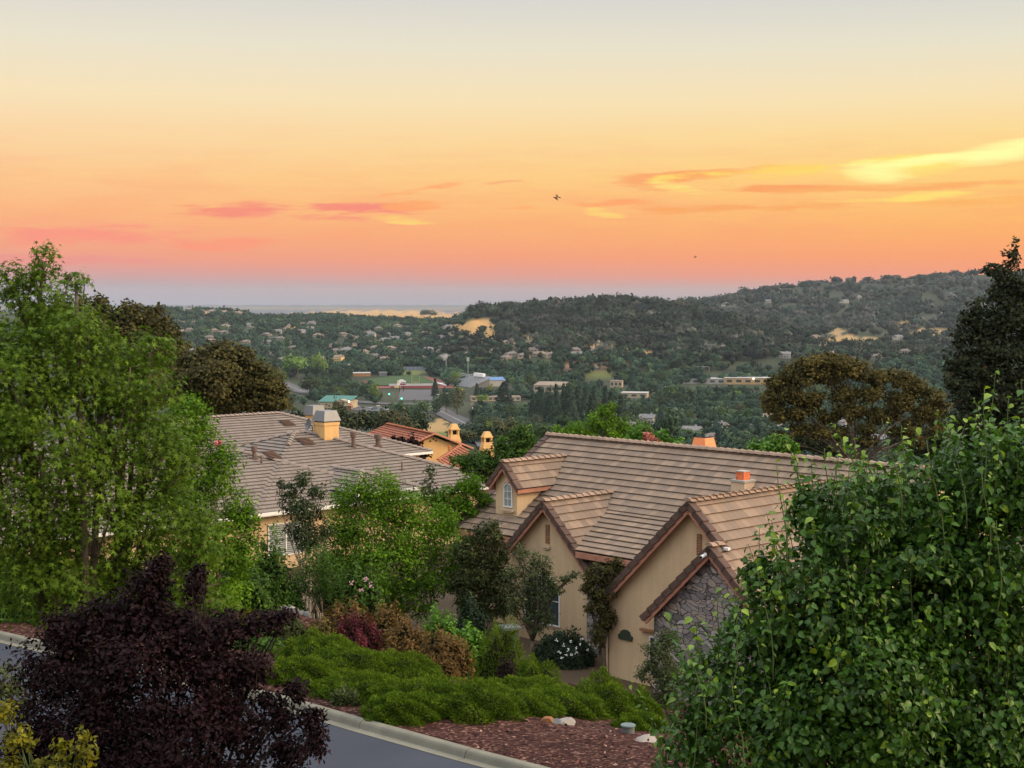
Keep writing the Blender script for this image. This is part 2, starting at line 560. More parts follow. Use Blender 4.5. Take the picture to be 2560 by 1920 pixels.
V_, Z_ = True, False
TAIL = [(8000, -70, Z_), (16500, 305.0, V_)]
COLS = {
    -400: [(1750, -88, Z_), (2100, 362, V_), (2600, 340, V_), (3100, 322, V_), (3500, 309, V_), (3900, -20, Z_), (4600, -70, Z_)],
    200: [(1750, -88, Z_), (2100, 362, V_), (2600, 340, V_), (3100, 323, V_), (3500, 311.5, V_), (3900, -25, Z_), (4600, -70, Z_)],
    300: [(1800, -88, Z_), (2100, 362, V_), (2600, 342, V_), (3100, 327, V_), (3500, 316, V_), (3900, -38, Z_), (4500, -60, Z_), (5000, 314.5, V_), (5600, -60, Z_)],
    400: [(1850, -88, Z_), (2150, 361, V_), (2600, 344, V_), (3100, 331, V_), (3500, 321.5, V_), (3900, -50, Z_), (4500, -62, Z_), (5000, 313.5, V_), (5600, -60, Z_)],
    440: [(1880, -88, Z_), (2150, 360, V_), (2500, 345, V_), (3000, 331, V_), (3400, 322, V_), (3900, -45, Z_), (4500, -60, Z_), (5000, 316, V_), (5600, -60, Z_)],
    475: [(1850, -88, Z_), (2000, 359, V_), (2250, 340, V_), (2450, 325, V_), (2600, 312, V_), (2900, -22, Z_), (3600, -60, Z_), (4600, -65, Z_)],
    520: [(1850, -88, Z_), (1950, 357, V_), (2200, 339, V_), (2600, 312.5, V_), (3000, -15, Z_), (3600, -50, Z_), (4600, -65, Z_)],
    560: [(1850, -88, Z_), (1950, 357, V_), (2250, 334, V_), (2600, 310, V_), (3000, -5, Z_), (3600, -45, Z_), (4600, -65, Z_)],
    600: [(1850, -88, Z_), (1950, 357, V_), (2250, 333, V_), (2600, 308, V_), (3000, 0, Z_), (3600, -45, Z_), (4600, -60, Z_)],
    650: [(1850, -88, Z_), (1950, 357, V_), (2250, 334, V_), (2600, 309.5, V_), (3000, -5, Z_), (3500, 320, V_), (4000, 310, V_), (4800, -40, Z_)],
    700: [(1850, -88, Z_), (1950, 358, V_), (2250, 336, V_), (2600, 313, V_), (2900, -25, Z_), (3400, 316, V_), (4000, 304, V_), (4800, -20, Z_)],
    750: [(1850, -88, Z_), (1950, 358, V_), (2250, 338, V_), (2500, 324, V_), (2800, -45, Z_), (3300, 316, V_), (4000, 293, V_), (4800, 0, Z_)],
    800: [(1850, -88, Z_), (1950, 359, V_), (2300, 343, V_), (2500, 334, V_), (2800, -50, Z_), (3250, 318, V_), (4000, 287, V_), (4800, 20, Z_)],
    860: [(1850, -88, Z_), (1950, 360, V_), (2300, 347, V_), (2700, 334, V_), (3250, 315, V_), (4000, 283, V_), (4800, 30, Z_)],
    950: [(1800, -88, Z_), (1950, 361, V_), (2300, 349, V_), (2700, 335, V_), (3250, 311, V_), (4000, 276, V_), (4800, 40, Z_)],
    1500: [(1800, -88, Z_), (1950, 361, V_), (2300, 349, V_), (2700, 335, V_), (3250, 311, V_), (4000, 277, V_), (4800, 40, Z_)],
}
CU = np.array(sorted(COLS))
CPROF = [prof([(800, -88, Z_)] + COLS[u] + TAIL) for u in CU]


def hz(x, y):
    x = np.asarray(x, float)
    y = np.asarray(y, float)
    s = x * NX + y * NY + bend(x * TX + y * TY)
    near = np.interp(s, SN, SZ)
    yy = np.maximum(y, 1.0)
    u = np.clip(512 + 1502 * x / yy, CU[0], CU[-1])
    zs = np.stack([np.interp(yy, a, b) for a, b in CPROF])
    i = np.clip(np.searchsorted(CU, u) - 1, 0, len(CU) - 2)
    t = (u - CU[i]) / (CU[i + 1] - CU[i])
    t = t * t * (3 - 2 * t)
    idx = np.indices(np.shape(u)) if u.ndim else ()
    if u.ndim:
        far = zs[(i,) + tuple(idx)] * (1 - t) + zs[(i + 1,) + tuple(idx)] * t
    else:
        far = zs[i] * (1 - t) + zs[i + 1] * t
    k = np.clip((y - 500) / 350, 0, 1)
    k = k * k * (3 - 2 * k)
    rough = (np.sin(x * .013 + y * .007) + np.sin(x * .031 - y * .019 + 1.3) * .6 + np.sin(y * .0043 + 2) * .8) * np.clip((y - 1950) / 600, 0, 1) * 3.5
    bank = 1.4 * np.exp(-(((x + 7.4) / 3.4) ** 2 + ((y - 46.8) / 2.6) ** 2))
    return near * (1 - k) + far * k + rough + bank


def hz1(x, y):
    return float(hz(np.array([x]), np.array([y]))[0])


def ground_at(u, v):
    """where the sight line through (u, v) meets the ground"""
    d = ray(u, v)
    ys = np.geomspace(8, 15000, 4000)
    P = np.array([0, 0, CZ])[None] + d[None] * (ys / d[1])[:, None]
    g = hz(P[:, 0], P[:, 1])
    b = np.nonzero(P[:, 2] <= g)[0]
    i = b[0] if len(b) else len(ys) - 1
    return np.array([P[i, 0], P[i, 1], g[i]])


def pxv(x, y, z):
    """image column and row of world points"""
    yc = y * CP - (z - CZ) * SP
    zc = y * SP + (z - CZ) * CP
    return 512 + F * x / yc, 384 - F * zc / yc


# clearings of dry grass, pitches and bare ground: (u, v, ru, rv, colour)
GOLD, DRY, GRASS, PITCHG, CLAY = (.40, .235, .085), (.30, .20, .085), (.13, .15, .045), (.085, .14, .045), (.26, .15, .09)
PATCH = [(476, 328, 20, 8, GOLD), (490, 335, 9, 5, GOLD), (458, 330, 10, 4, GOLD), (528, 341, 12, 6, DRY), (590, 349, 42, 6, DRY), (640, 355, 24, 4, GOLD),
         (841, 341, 18, 7, DRY), (838, 332, 6, 4, DRY), (930, 334, 18, 5, DRY), (905, 325, 10, 4, DRY), (380, 314.5, 80, 4.2, GOLD), (420, 318, 30, 4, GOLD), (870, 340, 10, 4, DRY),
         (437, 433, 17, 12, DRY), (440, 441, 14, 10, GRASS), (430, 428, 12, 5, DRY), (412, 371.5, 12, 4, GRASS), (600, 376, 14, 3.5, GRASS), (717, 373, 16, 3.2, GRASS), (525, 361, 14, 3, DRY),
         (545, 364, 8, 3, GRASS), (590, 367, 22, 4, CLAY)]


def build_terrain():
    azs = np.concatenate([np.arange(-180, -24, 4.0), np.arange(-24, 24, 0.15), np.arange(24, 180, 4.0)])
    rs = np.geomspace(5, 16500, 460)
    A, R = np.meshgrid(np.radians(azs), rs, indexing='ij')
    X, Y = R * np.sin(A), R * np.cos(A)
    Z = hz(X.ravel(), Y.ravel()).reshape(X.shape)
    V = np.stack([X, Y, Z], -1).reshape(-1, 3)
    V = np.concatenate([V, [[0, 0, hz1(0, 0)]]])
    na, nr = len(azs), len(rs)
    i, j = np.meshgrid(np.arange(na), np.arange(nr - 1), indexing='ij')
    i2 = (i + 1) % na
    Q = np.stack([i * nr + j, i * nr + j + 1, i2 * nr + j + 1, i2 * nr + j], -1).reshape(-1, 4)
    T = np.concatenate([Q[:, [0, 1, 2]], Q[:, [0, 2, 3]]])
    ii = np.arange(na)
    T = np.concatenate([T, np.stack([np.full(na, len(V) - 1), ii * nr, ((ii + 1) % na) * nr], -1)])
    T = T[:, ::-1]
    x, y, z = V.T
    u, v = pxv(x, np.maximum(y, .1), z)
    s = x * NX + y * NY
    col = np.tile(np.array([.036, .044, .024]), (len(V), 1))
    nz = .5 + .25 * np.sin(x * .02 + y * .011) + .25 * np.sin(x * .047 - y * .023)
    col = col * (.75 + .5 * nz[:, None])
    col[(s < 120)] = (.085, .060, .038)
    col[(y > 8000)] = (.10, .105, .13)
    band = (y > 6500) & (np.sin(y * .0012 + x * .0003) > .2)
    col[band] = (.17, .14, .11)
    for pu, pv, ru, rv, c in PATCH:
        q = ((u - pu) / ru) ** 2 + ((v - pv) / rv) ** 2 + .5 * np.sin(x * .05) * np.cos(y * .03) + .3 * np.sin(x * .13 + y * .07)
        lim = (y > 500) & (q < 1) & ((y > 4300) == (pv < 321 and pu < 450))
        col[lim] = np.array(c) * (.85 + .3 * nz[lim, None])
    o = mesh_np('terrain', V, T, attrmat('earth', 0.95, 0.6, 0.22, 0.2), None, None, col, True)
    tag(o, 'rolling ground running from the garden bank down to the valley and hills', None, None, 'structure')


build_terrain()


# ------------------------------------------------------------------ street, kerb and mulch
def road_pt(s, t, z):
    s = s - float(bend(t))
    return (NX * s + TX * t, NY * s + TY * t, z)


def asphalt():
    def f(t):
        pos = t.n('ShaderNodeTexCoord').outputs['Object']
        a = t.noise(pos, 60, 6, 0.8)
        b = t.noise(pos, 0.35, 5, 0.6)
        c = t.ramp(t.m('ADD', t.m('MULTIPLY', a, 0.6), t.m('MULTIPLY', b, 0.4)), [(0.25, (.020, .024, .036, 1)), (0.5, (.034, .040, .058, 1)), (0.75, (.060, .068, .092, 1))])
        e = t.n('ShaderNodeTexVoronoi', feature='DISTANCE_TO_EDGE')
        wv = t.n('ShaderNodeVectorMath', operation='ADD', inp={0: pos, 1: t.n('ShaderNodeTexNoise', inp={'Vector': pos, 'Scale': .9, 'Detail': 6.0}).outputs['Color']})
        t.put(e.inputs['Vector'], wv.outputs[0])
        e.inputs['Scale'].default_value = .22
        crack = t.m('MULTIPLY', t.m('LESS_THAN', e.outputs['Distance'], .006), t.m('GREATER_THAN', b, .48))
        c = t.mix(t.m('MULTIPLY', crack, .7), c, (.010, .011, .014, 1))
        stain = t.m('MULTIPLY_ADD', t.noise(pos, 1.3, 5, .6), 4.0, -2.5, clamp=True)
        c = t.mix(t.m('MULTIPLY', stain, .45), c, (.018, .020, .026, 1))
        return bsdf(t, c, 0.8, 0.25, 0, bump(t, a, 0.4, 0.01))
    return mat('asphalt', f)


mb = MB()
for k in range(-120, 80):
    mb.add([road_pt(14.4, k, 3.0), road_pt(22.95, k, 3.0), road_pt(22.95, k + 1, 3.0), road_pt(14.4, k + 1, 3.0)], [(0, 3, 2, 1)])
tag(mb.build('road', asphalt()), 'dark blue-grey asphalt street across the foot of the picture', None, None, 'structure')
kerbm = plain('kerb_concrete', (.175, .17, .135), 0.9, 0.15, 0, 0.2, 1.6, 0.3)
for near, nm in ((False, 'kerb'), (True, 'kerb')):
    mb = MB()
    pr = [(22.93, 2.99), (22.93, 3.012), (23.16, 3.002), (23.17, 3.004), (23.21, 3.10), (23.24, 3.135), (23.28, 3.15), (23.40, 3.155), (23.42, 3.13), (23.42, 2.85)]
    if near:
        pr = [(37.35 - a, b) for a, b in pr][::-1]
    for k in range(-40, 26):
        t0, t1 = k * 3.05 + 0.008, k * 3.05 + 3.05 - 0.008
        n = len(pr)
        vs = [road_pt(a, t0, b) for a, b in pr] + [road_pt(a, t1, b) for a, b in pr]
        mb.add(vs, [(i, i + 1, n + i + 1, n + i) for i in range(n - 1)] + [tuple(range(n))[::-1], tuple(range(n, 2 * n))])
    o = mb.build(nm, kerbm)
    tag(o, 'pale concrete rolled kerb along the %s side of the street' % ('near' if near else 'planted far'), None, None, 'structure')


def mulchmat():
    def f(t):
        pos = t.n('ShaderNodeTexCoord').outputs['Object']
        v = t.n('ShaderNodeTexVoronoi', feature='F1')
        t.put(v.inputs['Vector'], t.n('ShaderNodeMapping', inp={0: pos, 3: (1, 1.6, 1)}).outputs[0])
        v.inputs['Scale'].default_value = 16
        sp = t.n('ShaderNodeSeparateColor', inp={0: v.outputs['Color']})
        c = t.ramp(sp.outputs[0], [(0, (.014, .006, .005, 1)), (.5, (.042, .017, .014, 1)), (.85, (.082, .036, .028, 1)), (1, (.21, .12, .09, 1))])
        big = t.m('MULTIPLY_ADD', t.noise(pos, 0.8, 4), 0.9, 0.55)
        c = t.mix(1.0, c, t.n('ShaderNodeCombineXYZ', inp={0: big, 1: big, 2: big}).outputs[0], 'MULTIPLY')
        return bsdf(t, c, 0.95, 0.1, 0, bump(t, sp.outputs[1], 0.8, 0.03))
    return mat('mulch', f)


def sheet(name, poly_fn, mt, s0, s1, t0, t1, step, lift, bumpz=0.0):
    ss, tt = np.arange(s0, s1 + .01, step), np.arange(t0, t1 + .01, step)
    Sg, Tg = np.meshgrid(ss, tt, indexing='ij')
    Sg = Sg - bend(Tg)
    X, Y = NX * Sg + TX * Tg, NY * Sg + TY * Tg
    Z = hz(X.ravel(), Y.ravel()).reshape(X.shape) + lift
    if bumpz:
        Z += bumpz * (np.sin(X * 2.1) * np.cos(Y * 1.7) + .6 * np.sin(X * 4.7 + Y * 3.3) + .5 * rng.standard_normal(X.shape))
    V = np.stack([X, Y, Z], -1).reshape(-1, 3)
    n = len(tt)
    i, j = np.meshgrid(np.arange(len(ss) - 1), np.arange(n - 1), indexing='ij')
    Q = np.stack([i * n + j, i * n + j + 1, (i + 1) * n + j + 1, (i + 1) * n + j], -1).reshape(-1, 4)
    return mesh_np(name, V, Q[:, ::-1], mt, None, None, None, True)


tag(sheet('mulch_bed', None, mulchmat(), 23.42, 40, -38, 22, 0.2, 0.06, 0.018), 'reddish brown bark mulch bank between the kerb and the houses', None, None, 'structure')

# ------------------------------------------------------------------ foliage
def unit(a):
    return a / (np.linalg.norm(a, axis=-1, keepdims=True) + 1e-9)


def star_leaf():
    V = [(0.05, 0, 0)]
    tips = [(-100, .5), (-50, .85), (0, 1.05), (50, .85), (100, .5)]
    notch = [(-150, .14), (-76, .20), (-25, .27), (25, .27), (76, .20), (150, .14)]
    seq = []
    for i in range(5):
        seq += [notch[i], tips[i]]
    seq.append(notch[5])
    for a, r in seq:
        a = math.radians(a)
        V.append((r * math.cos(a), r * math.sin(a), -0.12 * r * r))
    T = [(0, i, i + 1) for i in range(1, len(V) - 1)]
    return np.array(V), np.array(T)


LEAF = {
    'star': star_leaf(),
    'pear': (np.array([(0, 0, 0), (.45, 0, -.06), (1, 0, -.28), (.2, .28, .07), (.55, .33, .05), (.2, -.28, .07), (.55, -.33, .05), (.85, .14, -.12), (.85, -.14, -.12)]),
             np.array([(0, 1, 3), (3, 1, 4), (4, 1, 7), (7, 1, 2), (0, 5, 1), (5, 6, 1), (6, 8, 1), (8, 2, 1)])),
    'oval': (np.array([(0, 0, 0), (.5, .26, .05), (1, 0, -.08), (.5, -.26, .05)]), np.array([(0, 2, 1), (0, 3, 2)])),
    'needle': (np.array([(0, 0, 0), (.55, .13, .03), (1, 0, 0), (.55, -.13, .03), ]), np.array([(0, 2, 1), (0, 3, 2)])),
    'clump': (np.array([(0, 0, 0), (.35, .42, .12), (.8, .22, -.05), (1, -.15, .1), (.45, -.4, -.08), (.5, 0, .22)]), np.array([(0, 5, 1), (1, 5, 2), (2, 5, 3), (3, 5, 4), (4, 5, 0)])),
}


def leaf_arrays(C, N, size, shape, along=None, aspect=1.0):
    tv, tf = LEAF[shape]
    n = len(C)
    N = unit(N)
    t = rng.standard_normal((n, 3)) if along is None else along + .35 * rng.standard_normal((n, 3))
    t = unit(t - (t * N).sum(1, keepdims=True) * N)
    b = np.cross(N, t)
    size = np.broadcast_to(size, (n,))
    P = C[:, None, :] + size[:, None, None] * (tv[None, :, 0, None] * t[:, None, :] + aspect * tv[None, :, 1, None] * b[:, None, :] + tv[None, :, 2, None] * N[:, None, :])
    Fc = tf[None] + (np.arange(n) * len(tv))[:, None, None]
    return P.reshape(-1, 3), Fc.reshape(-1, 3), len(tv)


def crown_points(blobs, n, kper=26, cr=0.22, flat=0.75, fill=0.5):
    """leaf positions gathered in clumps on and inside ellipsoids; returns points, normals, tone"""
    wts = np.array([(b[1][0] * b[1][1] * b[1][2]) ** (2 / 3) for b in blobs])
    wts = wts / wts.sum()
    Ps, Ns, Rs = [], [], []
    for (c, r), wt in zip(blobs, wts):
        m = max(8, int(n * wt))
        k = max(5, int(kper))
        d = unit(rng.standard_normal((k, 3)))
        rad = fill + (1.02 - fill) * rng.random(k) ** .6
        cc = np.array(c) + d * np.array(r) * rad[:, None]
        ct = rng.normal(0, .14, k)
        idx = rng.integers(0, k, m)
        sc = cr * np.mean(r)
        p = cc[idx] + rng.standard_normal((m, 3)) * np.array([sc, sc, sc * flat]) 
        nn = unit((p - np.array(c)) / np.array(r)) * .75 + np.array([0, 0, .55]) + .5 * rng.standard_normal((m, 3))
        Ps.append(p)
        Ns.append(nn)
        Rs.append(np.clip(.42 + ct[idx] + rng.normal(0, .17, m), 0, 1))
    return np.concatenate(Ps), np.concatenate(Ns), np.concatenate(Rs)


def foliage(name, blobs, n, size, shape, mt, parent, base, kper=26, cr=.22, flat=.75, fill=.5, droop=0.0, extra=None, jit=.35, tone=0.0):
    P, N, R = crown_points(blobs, n, kper, cr, flat, fill)
    if extra is not None:
        P = np.concatenate([P, extra[0]])
        N = np.concatenate([N, extra[1]])
        R = np.concatenate([R, extra[2]])
    P = P - np.array(base)
    along = None
    if droop:
        along = np.stack([rng.standard_normal(len(P)), rng.standard_normal(len(P)), np.full(len(P), -droop)], 1)
    sz = size * (1 + jit * rng.standard_normal(len(P)).clip(-2, 2))
    V, T, k = leaf_arrays(P, N, sz, shape, along)
    return mesh_np(name, V, T, mt, parent, np.repeat(np.clip(R + tone, 0, 1), k))


def sprays(blobs, n, length, leafn, rad=.006, facing=None):
    """upright new shoots springing from the outside of the crown"""
    st = MB()
    P, N, R = [], [], []
    wts = np.array([b[1][0] * b[1][2] for b in blobs])
    pick = rng.choice(len(blobs), n, p=wts / wts.sum())
    for k in pick:
        c, r = np.array(blobs[k][0]), np.array(blobs[k][1])
        d = unit(rng.standard_normal(3) * [1, 1, .5] + [0, 0, .85])
        bot = c + d * r * rng.uniform(.75, 1.0)
        ln = length * rng.uniform(.5, 1.3)
        lean = np.array([d[0] * .35, d[1] * .35, 1.0]) + .12 * rng.standard_normal(3)
        top = bot + unit(lean) * ln
        pts = [bot * (1 - t) + top * t for t in np.linspace(0, 1, 5)]
        st.tube(pts, np.linspace(rad, rad * .5, 5), 4)
        fresh = rng.uniform(.0, .25)
        for i in range(leafn):
            t = .02 + .98 * i / (leafn - 1)
            an = i * 2.4 + rng.uniform(0, .7)
            out = np.array([math.cos(an), math.sin(an), .1])
            P.append(bot * (1 - t) + top * t + out * .02)
            N.append(out * .45 + np.array([0, 0, .8]) + .3 * rng.standard_normal(3))
            R.append(min(1, .40 + fresh + .35 * t * t + rng.normal(0, .08)))
    return st, (np.array(P), np.array(N), np.array(R))


def limb(mbd, p0, p1, r0, r1, sag=0.12, n=5, sides=7):
    p0, p1 = np.asarray(p0, float), np.asarray(p1, float)
    L = np.linalg.norm(p1 - p0)
    side = rng.standard_normal(3) * sag * L
    pts, rad = [], []
    for i in range(n + 1):
        t = i / n
        pts.append(p0 * (1 - t) + p1 * t + side * math.sin(t * math.pi) * .5 + np.array([0, 0, 1]) * sag * L * (t - t * t))
        rad.append(r0 * (1 - t) + r1 * t)
    mbd.tube(pts, rad, sides)
    return pts


def blob(u, v, ru, rv, Y, dy=0.0, deep=.9):
    c = at(u, v, Y + dy)
    rx, rz = ru / F * Y, rv / F * Y
    return (tuple(c), (rx, (rx + rz) / 2 * deep, rz))


def tree(name, label, cat, base, blobs, n, size, shape, lm, bm='bark', r0=.16, fork=.4, group=None, twigs=2, stems=1, more=None, **kw):
    """a tapered trunk (or several stems) with limbs into every clump, and a crown of separate leaves"""
    root = thing(name, label, cat, tuple(base), 0, group)
    b = np.array(base, float)
    tk = MB()
    top = np.mean([np.array(c) for c, r in blobs], 0)
    low = min(c[2] - r[2] for c, r in blobs)
    zf = b[2] + (low - b[2]) * .7 + (top[2] - low) * fork * .5 if low > b[2] else b[2] + (top[2] - b[2]) * fork
    for s in range(stems):
        an = 2 * math.pi * s / max(1, stems) + .4
        off = np.array([math.cos(an), math.sin(an), 0]) * (r0 * 1.6 if stems > 1 else 0)
        fk = np.array([b[0] * .5 + top[0] * .5, b[1] * .5 + top[1] * .5, zf]) + off * (2.2 if stems > 1 else 1)
        limb(tk, off, fk - b, r0 * 1.15, r0 * .75, .05, 5, 8)
        for i, (c, r) in enumerate(blobs):
            if stems > 1 and i % stems != s:
                continue
            e = np.array(c) - b
            pts = limb(tk, fk - b, e, r0 * .6, r0 * .16, .1, 5, 6)
            for q in range(twigs):
                d = unit(rng.standard_normal(3) + np.array([0, 0, .5])) * np.array(r) * .85
                limb(tk, pts[3], e + d, r0 * .22, r0 * .05, .12, 3, 5)
    if more is not None:
        tk.add([np.array(p) - b for p in more.v], more.f)
    tk.build('trunk', M[bm], root, True)
    foliage('crown', blobs, n, size, shape, lm, root, b, **kw)
    return root


L = {
    'maple': leafmat('maple_leaf', (.036, .072, .006), (.112, .200, .014), .32, .6, .16, 0, (.17, .25, .02)),
    'pear': leafmat('pear_leaf', (.014, .050, .008), (.062, .155, .014), .24, .42, .32, 0, (.24, .36, .03)),
    'plum': leafmat('plum_leaf', (.005, .002, .003), (.018, .006, .008), .1, .6, .12, 0, (.055, .018, .022)),
    'myrtle': leafmat('myrtle_leaf', (.030, .080, .004), (.115, .240, .006), .32, .6, .16, 0, (.22, .36, .012)),
    'myrtle_dark': leafmat('dark_myrtle_leaf', (.016, .032, .012), (.052, .082, .026), .15, .6, .16, 0, (.10, .09, .04)),
    'oak': leafmat('oak_leaf', (.024, .026, .008), (.088, .080, .022), .12, .7, .12, 0, (.15, .13, .04)),
    'oak_brown': leafmat('brown_oak_leaf', (.030, .030, .010), (.118, .100, .028), .15, .7, .12, 0, (.25, .17, .03)),
    'oak_dark': leafmat('dark_oak_leaf', (.010, .015, .007), (.040, .050, .021), .1, .7, .12, 0, (.10, .075, .03)),
    'bush': leafmat('bush_leaf', (.018, .050, .008), (.062, .135, .012), .2, .6, .16, 0, (.12, .2, .02)),
    'bright': leafmat('bright_bush_leaf', (.028, .085, .006), (.10, .25, .012), .25, .5, .25, 0, (.2, .38, .04)),
    'juniper': leafmat('juniper_spray', (.030, .062, .003), (.090, .155, .005), .15, .7, .12, 0, (.21, .29, .008)),
    'nandina': leafmat('nandina_leaf', (.050, .033, .010), (.160, .095, .026), .2, .6, .16, 0, (.27, .17, .04)),
    'red': leafmat('red_shrub_leaf', (.028, .006, .009), (.105, .016, .024), .2, .6, .16, 0, (.30, .06, .06)),
    'yellow': leafmat('yellow_leaf', (.055, .065, .004), (.20, .185, .008), .3, .6, .2, 0, (.55, .46, .02)),
    'vine': leafmat('grey_green_leaf', (.028, .044, .016), (.088, .115, .040), .2, .6, .16, 0, (.17, .19, .07)),
    'olive': leafmat('dark_olive_leaf', (.014, .022, .006), (.052, .068, .016), .15, .6, .16, 0, (.11, .12, .03)),
    'darkgreen': leafmat('dark_green_leaf', (.006, .016, .007), (.026, .052, .020), .1, .6, .2, 0, (.06, .1, .03)),
    'far': leafmat('far_leaf', (.018, .032, .018), (.052, .082, .038), 0, .8, .1, .06, (.085, .12, .05)),
}

# ------------------------------------------------------------------ houses
HO = np.array([5.55, 47.0])          # origin of the house axes: under the peak of the garage gable
HR = math.radians(-46.0)
E1 = np.array([math.cos(HR), math.sin(HR)])
E2 = np.array([-math.sin(HR), math.cos(HR)])
GZ = -0.62


def hw(a, b, z):
    """house axes to world"""
    p = HO + E1 * a + E2 * b
    return np.array([p[0], p[1], z])


def clip_v(poly, lo, hi):
    for lim, sg in ((lo, 1), (hi, -1)):
        out = []
        for i in range(len(poly)):
            p, q = poly[i], poly[(i + 1) % len(poly)]
            dp, dq = sg * (p[1] - lim), sg * (q[1] - lim)
            if dp >= 0:
                out.append(p)
            if (dp >= 0) != (dq >= 0):
                t = dp / (dp - dq)
                out.append((p[0] + (q[0] - p[0]) * t, lim if True else 0))
        poly = out
        if len(poly) < 3:
            return []
    return poly


def tile_plane(tm, um, pts, U, course=0.36, h0=0.066, th=0.026, lift=0.0, v00=None):
    """overlapping courses of tiles over a convex roof polygon; U runs along the courses"""
    P = [np.asarray(p, float) for p in pts]
    U = unit(np.asarray(U, float))
    n = unit(np.cross(P[1] - P[0], P[2] - P[0]))
    if n[2] < 0:
        n = -n
    Vv = np.cross(n, U)
    if Vv[2] < 0:
        Vv = -Vv
    O = P[0]
    q = [(float((p - O) @ U), float((p - O) @ Vv)) for p in P]
    um.add([O + U * a + Vv * b + n * lift for a, b in q], [tuple(range(len(q)))])
    vmin, vmax = min(b for a, b in q), max(b for a, b in q)
    if v00 is not None:
        vmin0 = vmin - ((vmin - v00) % course)
    else:
        vmin0 = vmin
    k = 0
    while vmin0 + k * course < vmax - 0.02:
        a0, a1 = vmin0 + k * course, vmin0 + (k + 1) * course + .03
        c = clip_v(q, max(a0, vmin), min(a1, vmax))
        k += 1
        if len(c) < 3:
            continue
        H = lambda b: lift + h0 - (h0 - .012) * (b - a0) / (a1 - a0)
        row = k + 100 * lift
        top = [O + U * a + Vv * b + n * H(b) for a, b in c]
        tm.add(top, [tuple(range(len(c)))], [[(a, row + .5) for a, b in c]])
        bot = [p for p in c if abs(p[1] - max(a0, vmin)) < 1e-4]
        if len(bot) >= 2:
            x0, x1 = min(p[0] for p in bot), max(p[0] for p in bot)
            if x1 - x0 > .02:
                b = bot[0][1]
                e = [O + U * x0 + Vv * b + n * H(b), O + U * x1 + Vv * b + n * H(b)]
                tm.add([e[0], e[1], e[1] - n * th, e[0] - n * th, e[0] - n * (th + .004) + Vv * .3, e[1] - n * (th + .03) + Vv * .3],
                       [(0, 1, 2, 3), (3, 2, 5, 4)], [[(x0, row + .5), (x1, row + .5), (x1, row + .5), (x0, row + .5)]] * 2)


RIDGES, BARGES, FASCIAS = [], [], []


def caps(mb, p0, p1, step=.33, wd=.17, h=.11):
    """a line of overlapping ridge tiles"""
    mb = MB(mb.off)
    RIDGES.append(mb)
    p0, p1 = np.asarray(p0, float), np.asarray(p1, float)
    d = p1 - p0
    Ln = np.linalg.norm(d)
    d = d / Ln
    side = unit(np.cross(d, [0, 0, 1.0]))
    up = np.cross(side, d)
    n = max(1, int(round(Ln / step)))
    st = Ln / n
    for i in range(n):
        a = p0 + d * (i * st)
        b = p0 + d * ((i + 1) * st + .05)
        r0, r1 = 1.0, .80
        vs = []
        for p, r, z in ((a, r0, .035), (b, r1, 0.0)):
            for x, y in ((-1, 0), (-.55, .75), (0, 1), (.55, .75), (1, 0)):
                vs.append(p + side * wd * x * r + up * (h * y * r + z - .02))
        mb.add(vs, [(j, j + 1, 6 + j, 5 + j) for j in range(4)] + [(4, 3, 2, 1, 0), (5, 6, 7, 8, 9)])


def rake(bm, fm, p_top, p_bot, out, wd=.30, tile_h=.20, board=.22):
    """stepped barge tiles along a gable edge with a painted board beneath; out = unit vector out of the gable"""
    bm, fm = MB(bm.off), MB(fm.off)
    BARGES.append(bm)
    FASCIAS.append(fm)
    p0, p1 = np.asarray(p_bot, float), np.asarray(p_top, float)
    out = np.asarray(out, float)
    d = p1 - p0
    Ln = np.linalg.norm(d)
    d = d / Ln
    n = unit(np.cross(out, d))
    if n[2] < 0:
        n = -n
    k = max(1, int(round(Ln / .42)))
    st = Ln / k
    for i in range(k):
        a = p0 + d * (i * st - .02)
        b = p0 + d * ((i + 1) * st + .03)
        c0 = .05
        bm.prism([a + n * .10 - out * (wd - .06), a + n * .10 + out * c0, a + n * (.10 - tile_h) + out * c0, a + n * (.10 - tile_h) + out * (c0 - .03), a + n * .06 + out * (c0 - .03), a + n * .06 - out * (wd - .06)], (b - a) - n * .045)
    fm.prism([p0 + n * (-.02 - board), p0 - n * .03, p1 - n * .03, p1 + n * (-.02 - board)], -out * .06)
    fm.prism([p0 + n * -.05 - out * .06, p0 - n * .02 - out * .06, p1 - n * .02 - out * .06, p1 + n * -.05 - out * .06], -out * (wd + .1))


X_, Y_ = np.array([1, 0, 0.]), np.array([0, 1, 0.])
main = thing('gabled_house', 'tan stucco house with steep gables, a dormer and mottled brown tile roof', 'house', (HO[0], HO[1], GZ), HR)
OFF = (0, 0, -GZ)
tm, um, rm, bm, fm = MB(OFF), MB(OFF), MB(OFF), MB(OFF), MB(OFF)
RS, RB, RZ = .64, 8.3, 6.27
zr = lambda b: RZ - RS * (RB - b)
zl = lambda b: zr(4.9) - .353 * (4.9 - b)
AL, AR = -14.43, 4.3
P3 = lambda a, b, z: np.array([a, b, z], float)
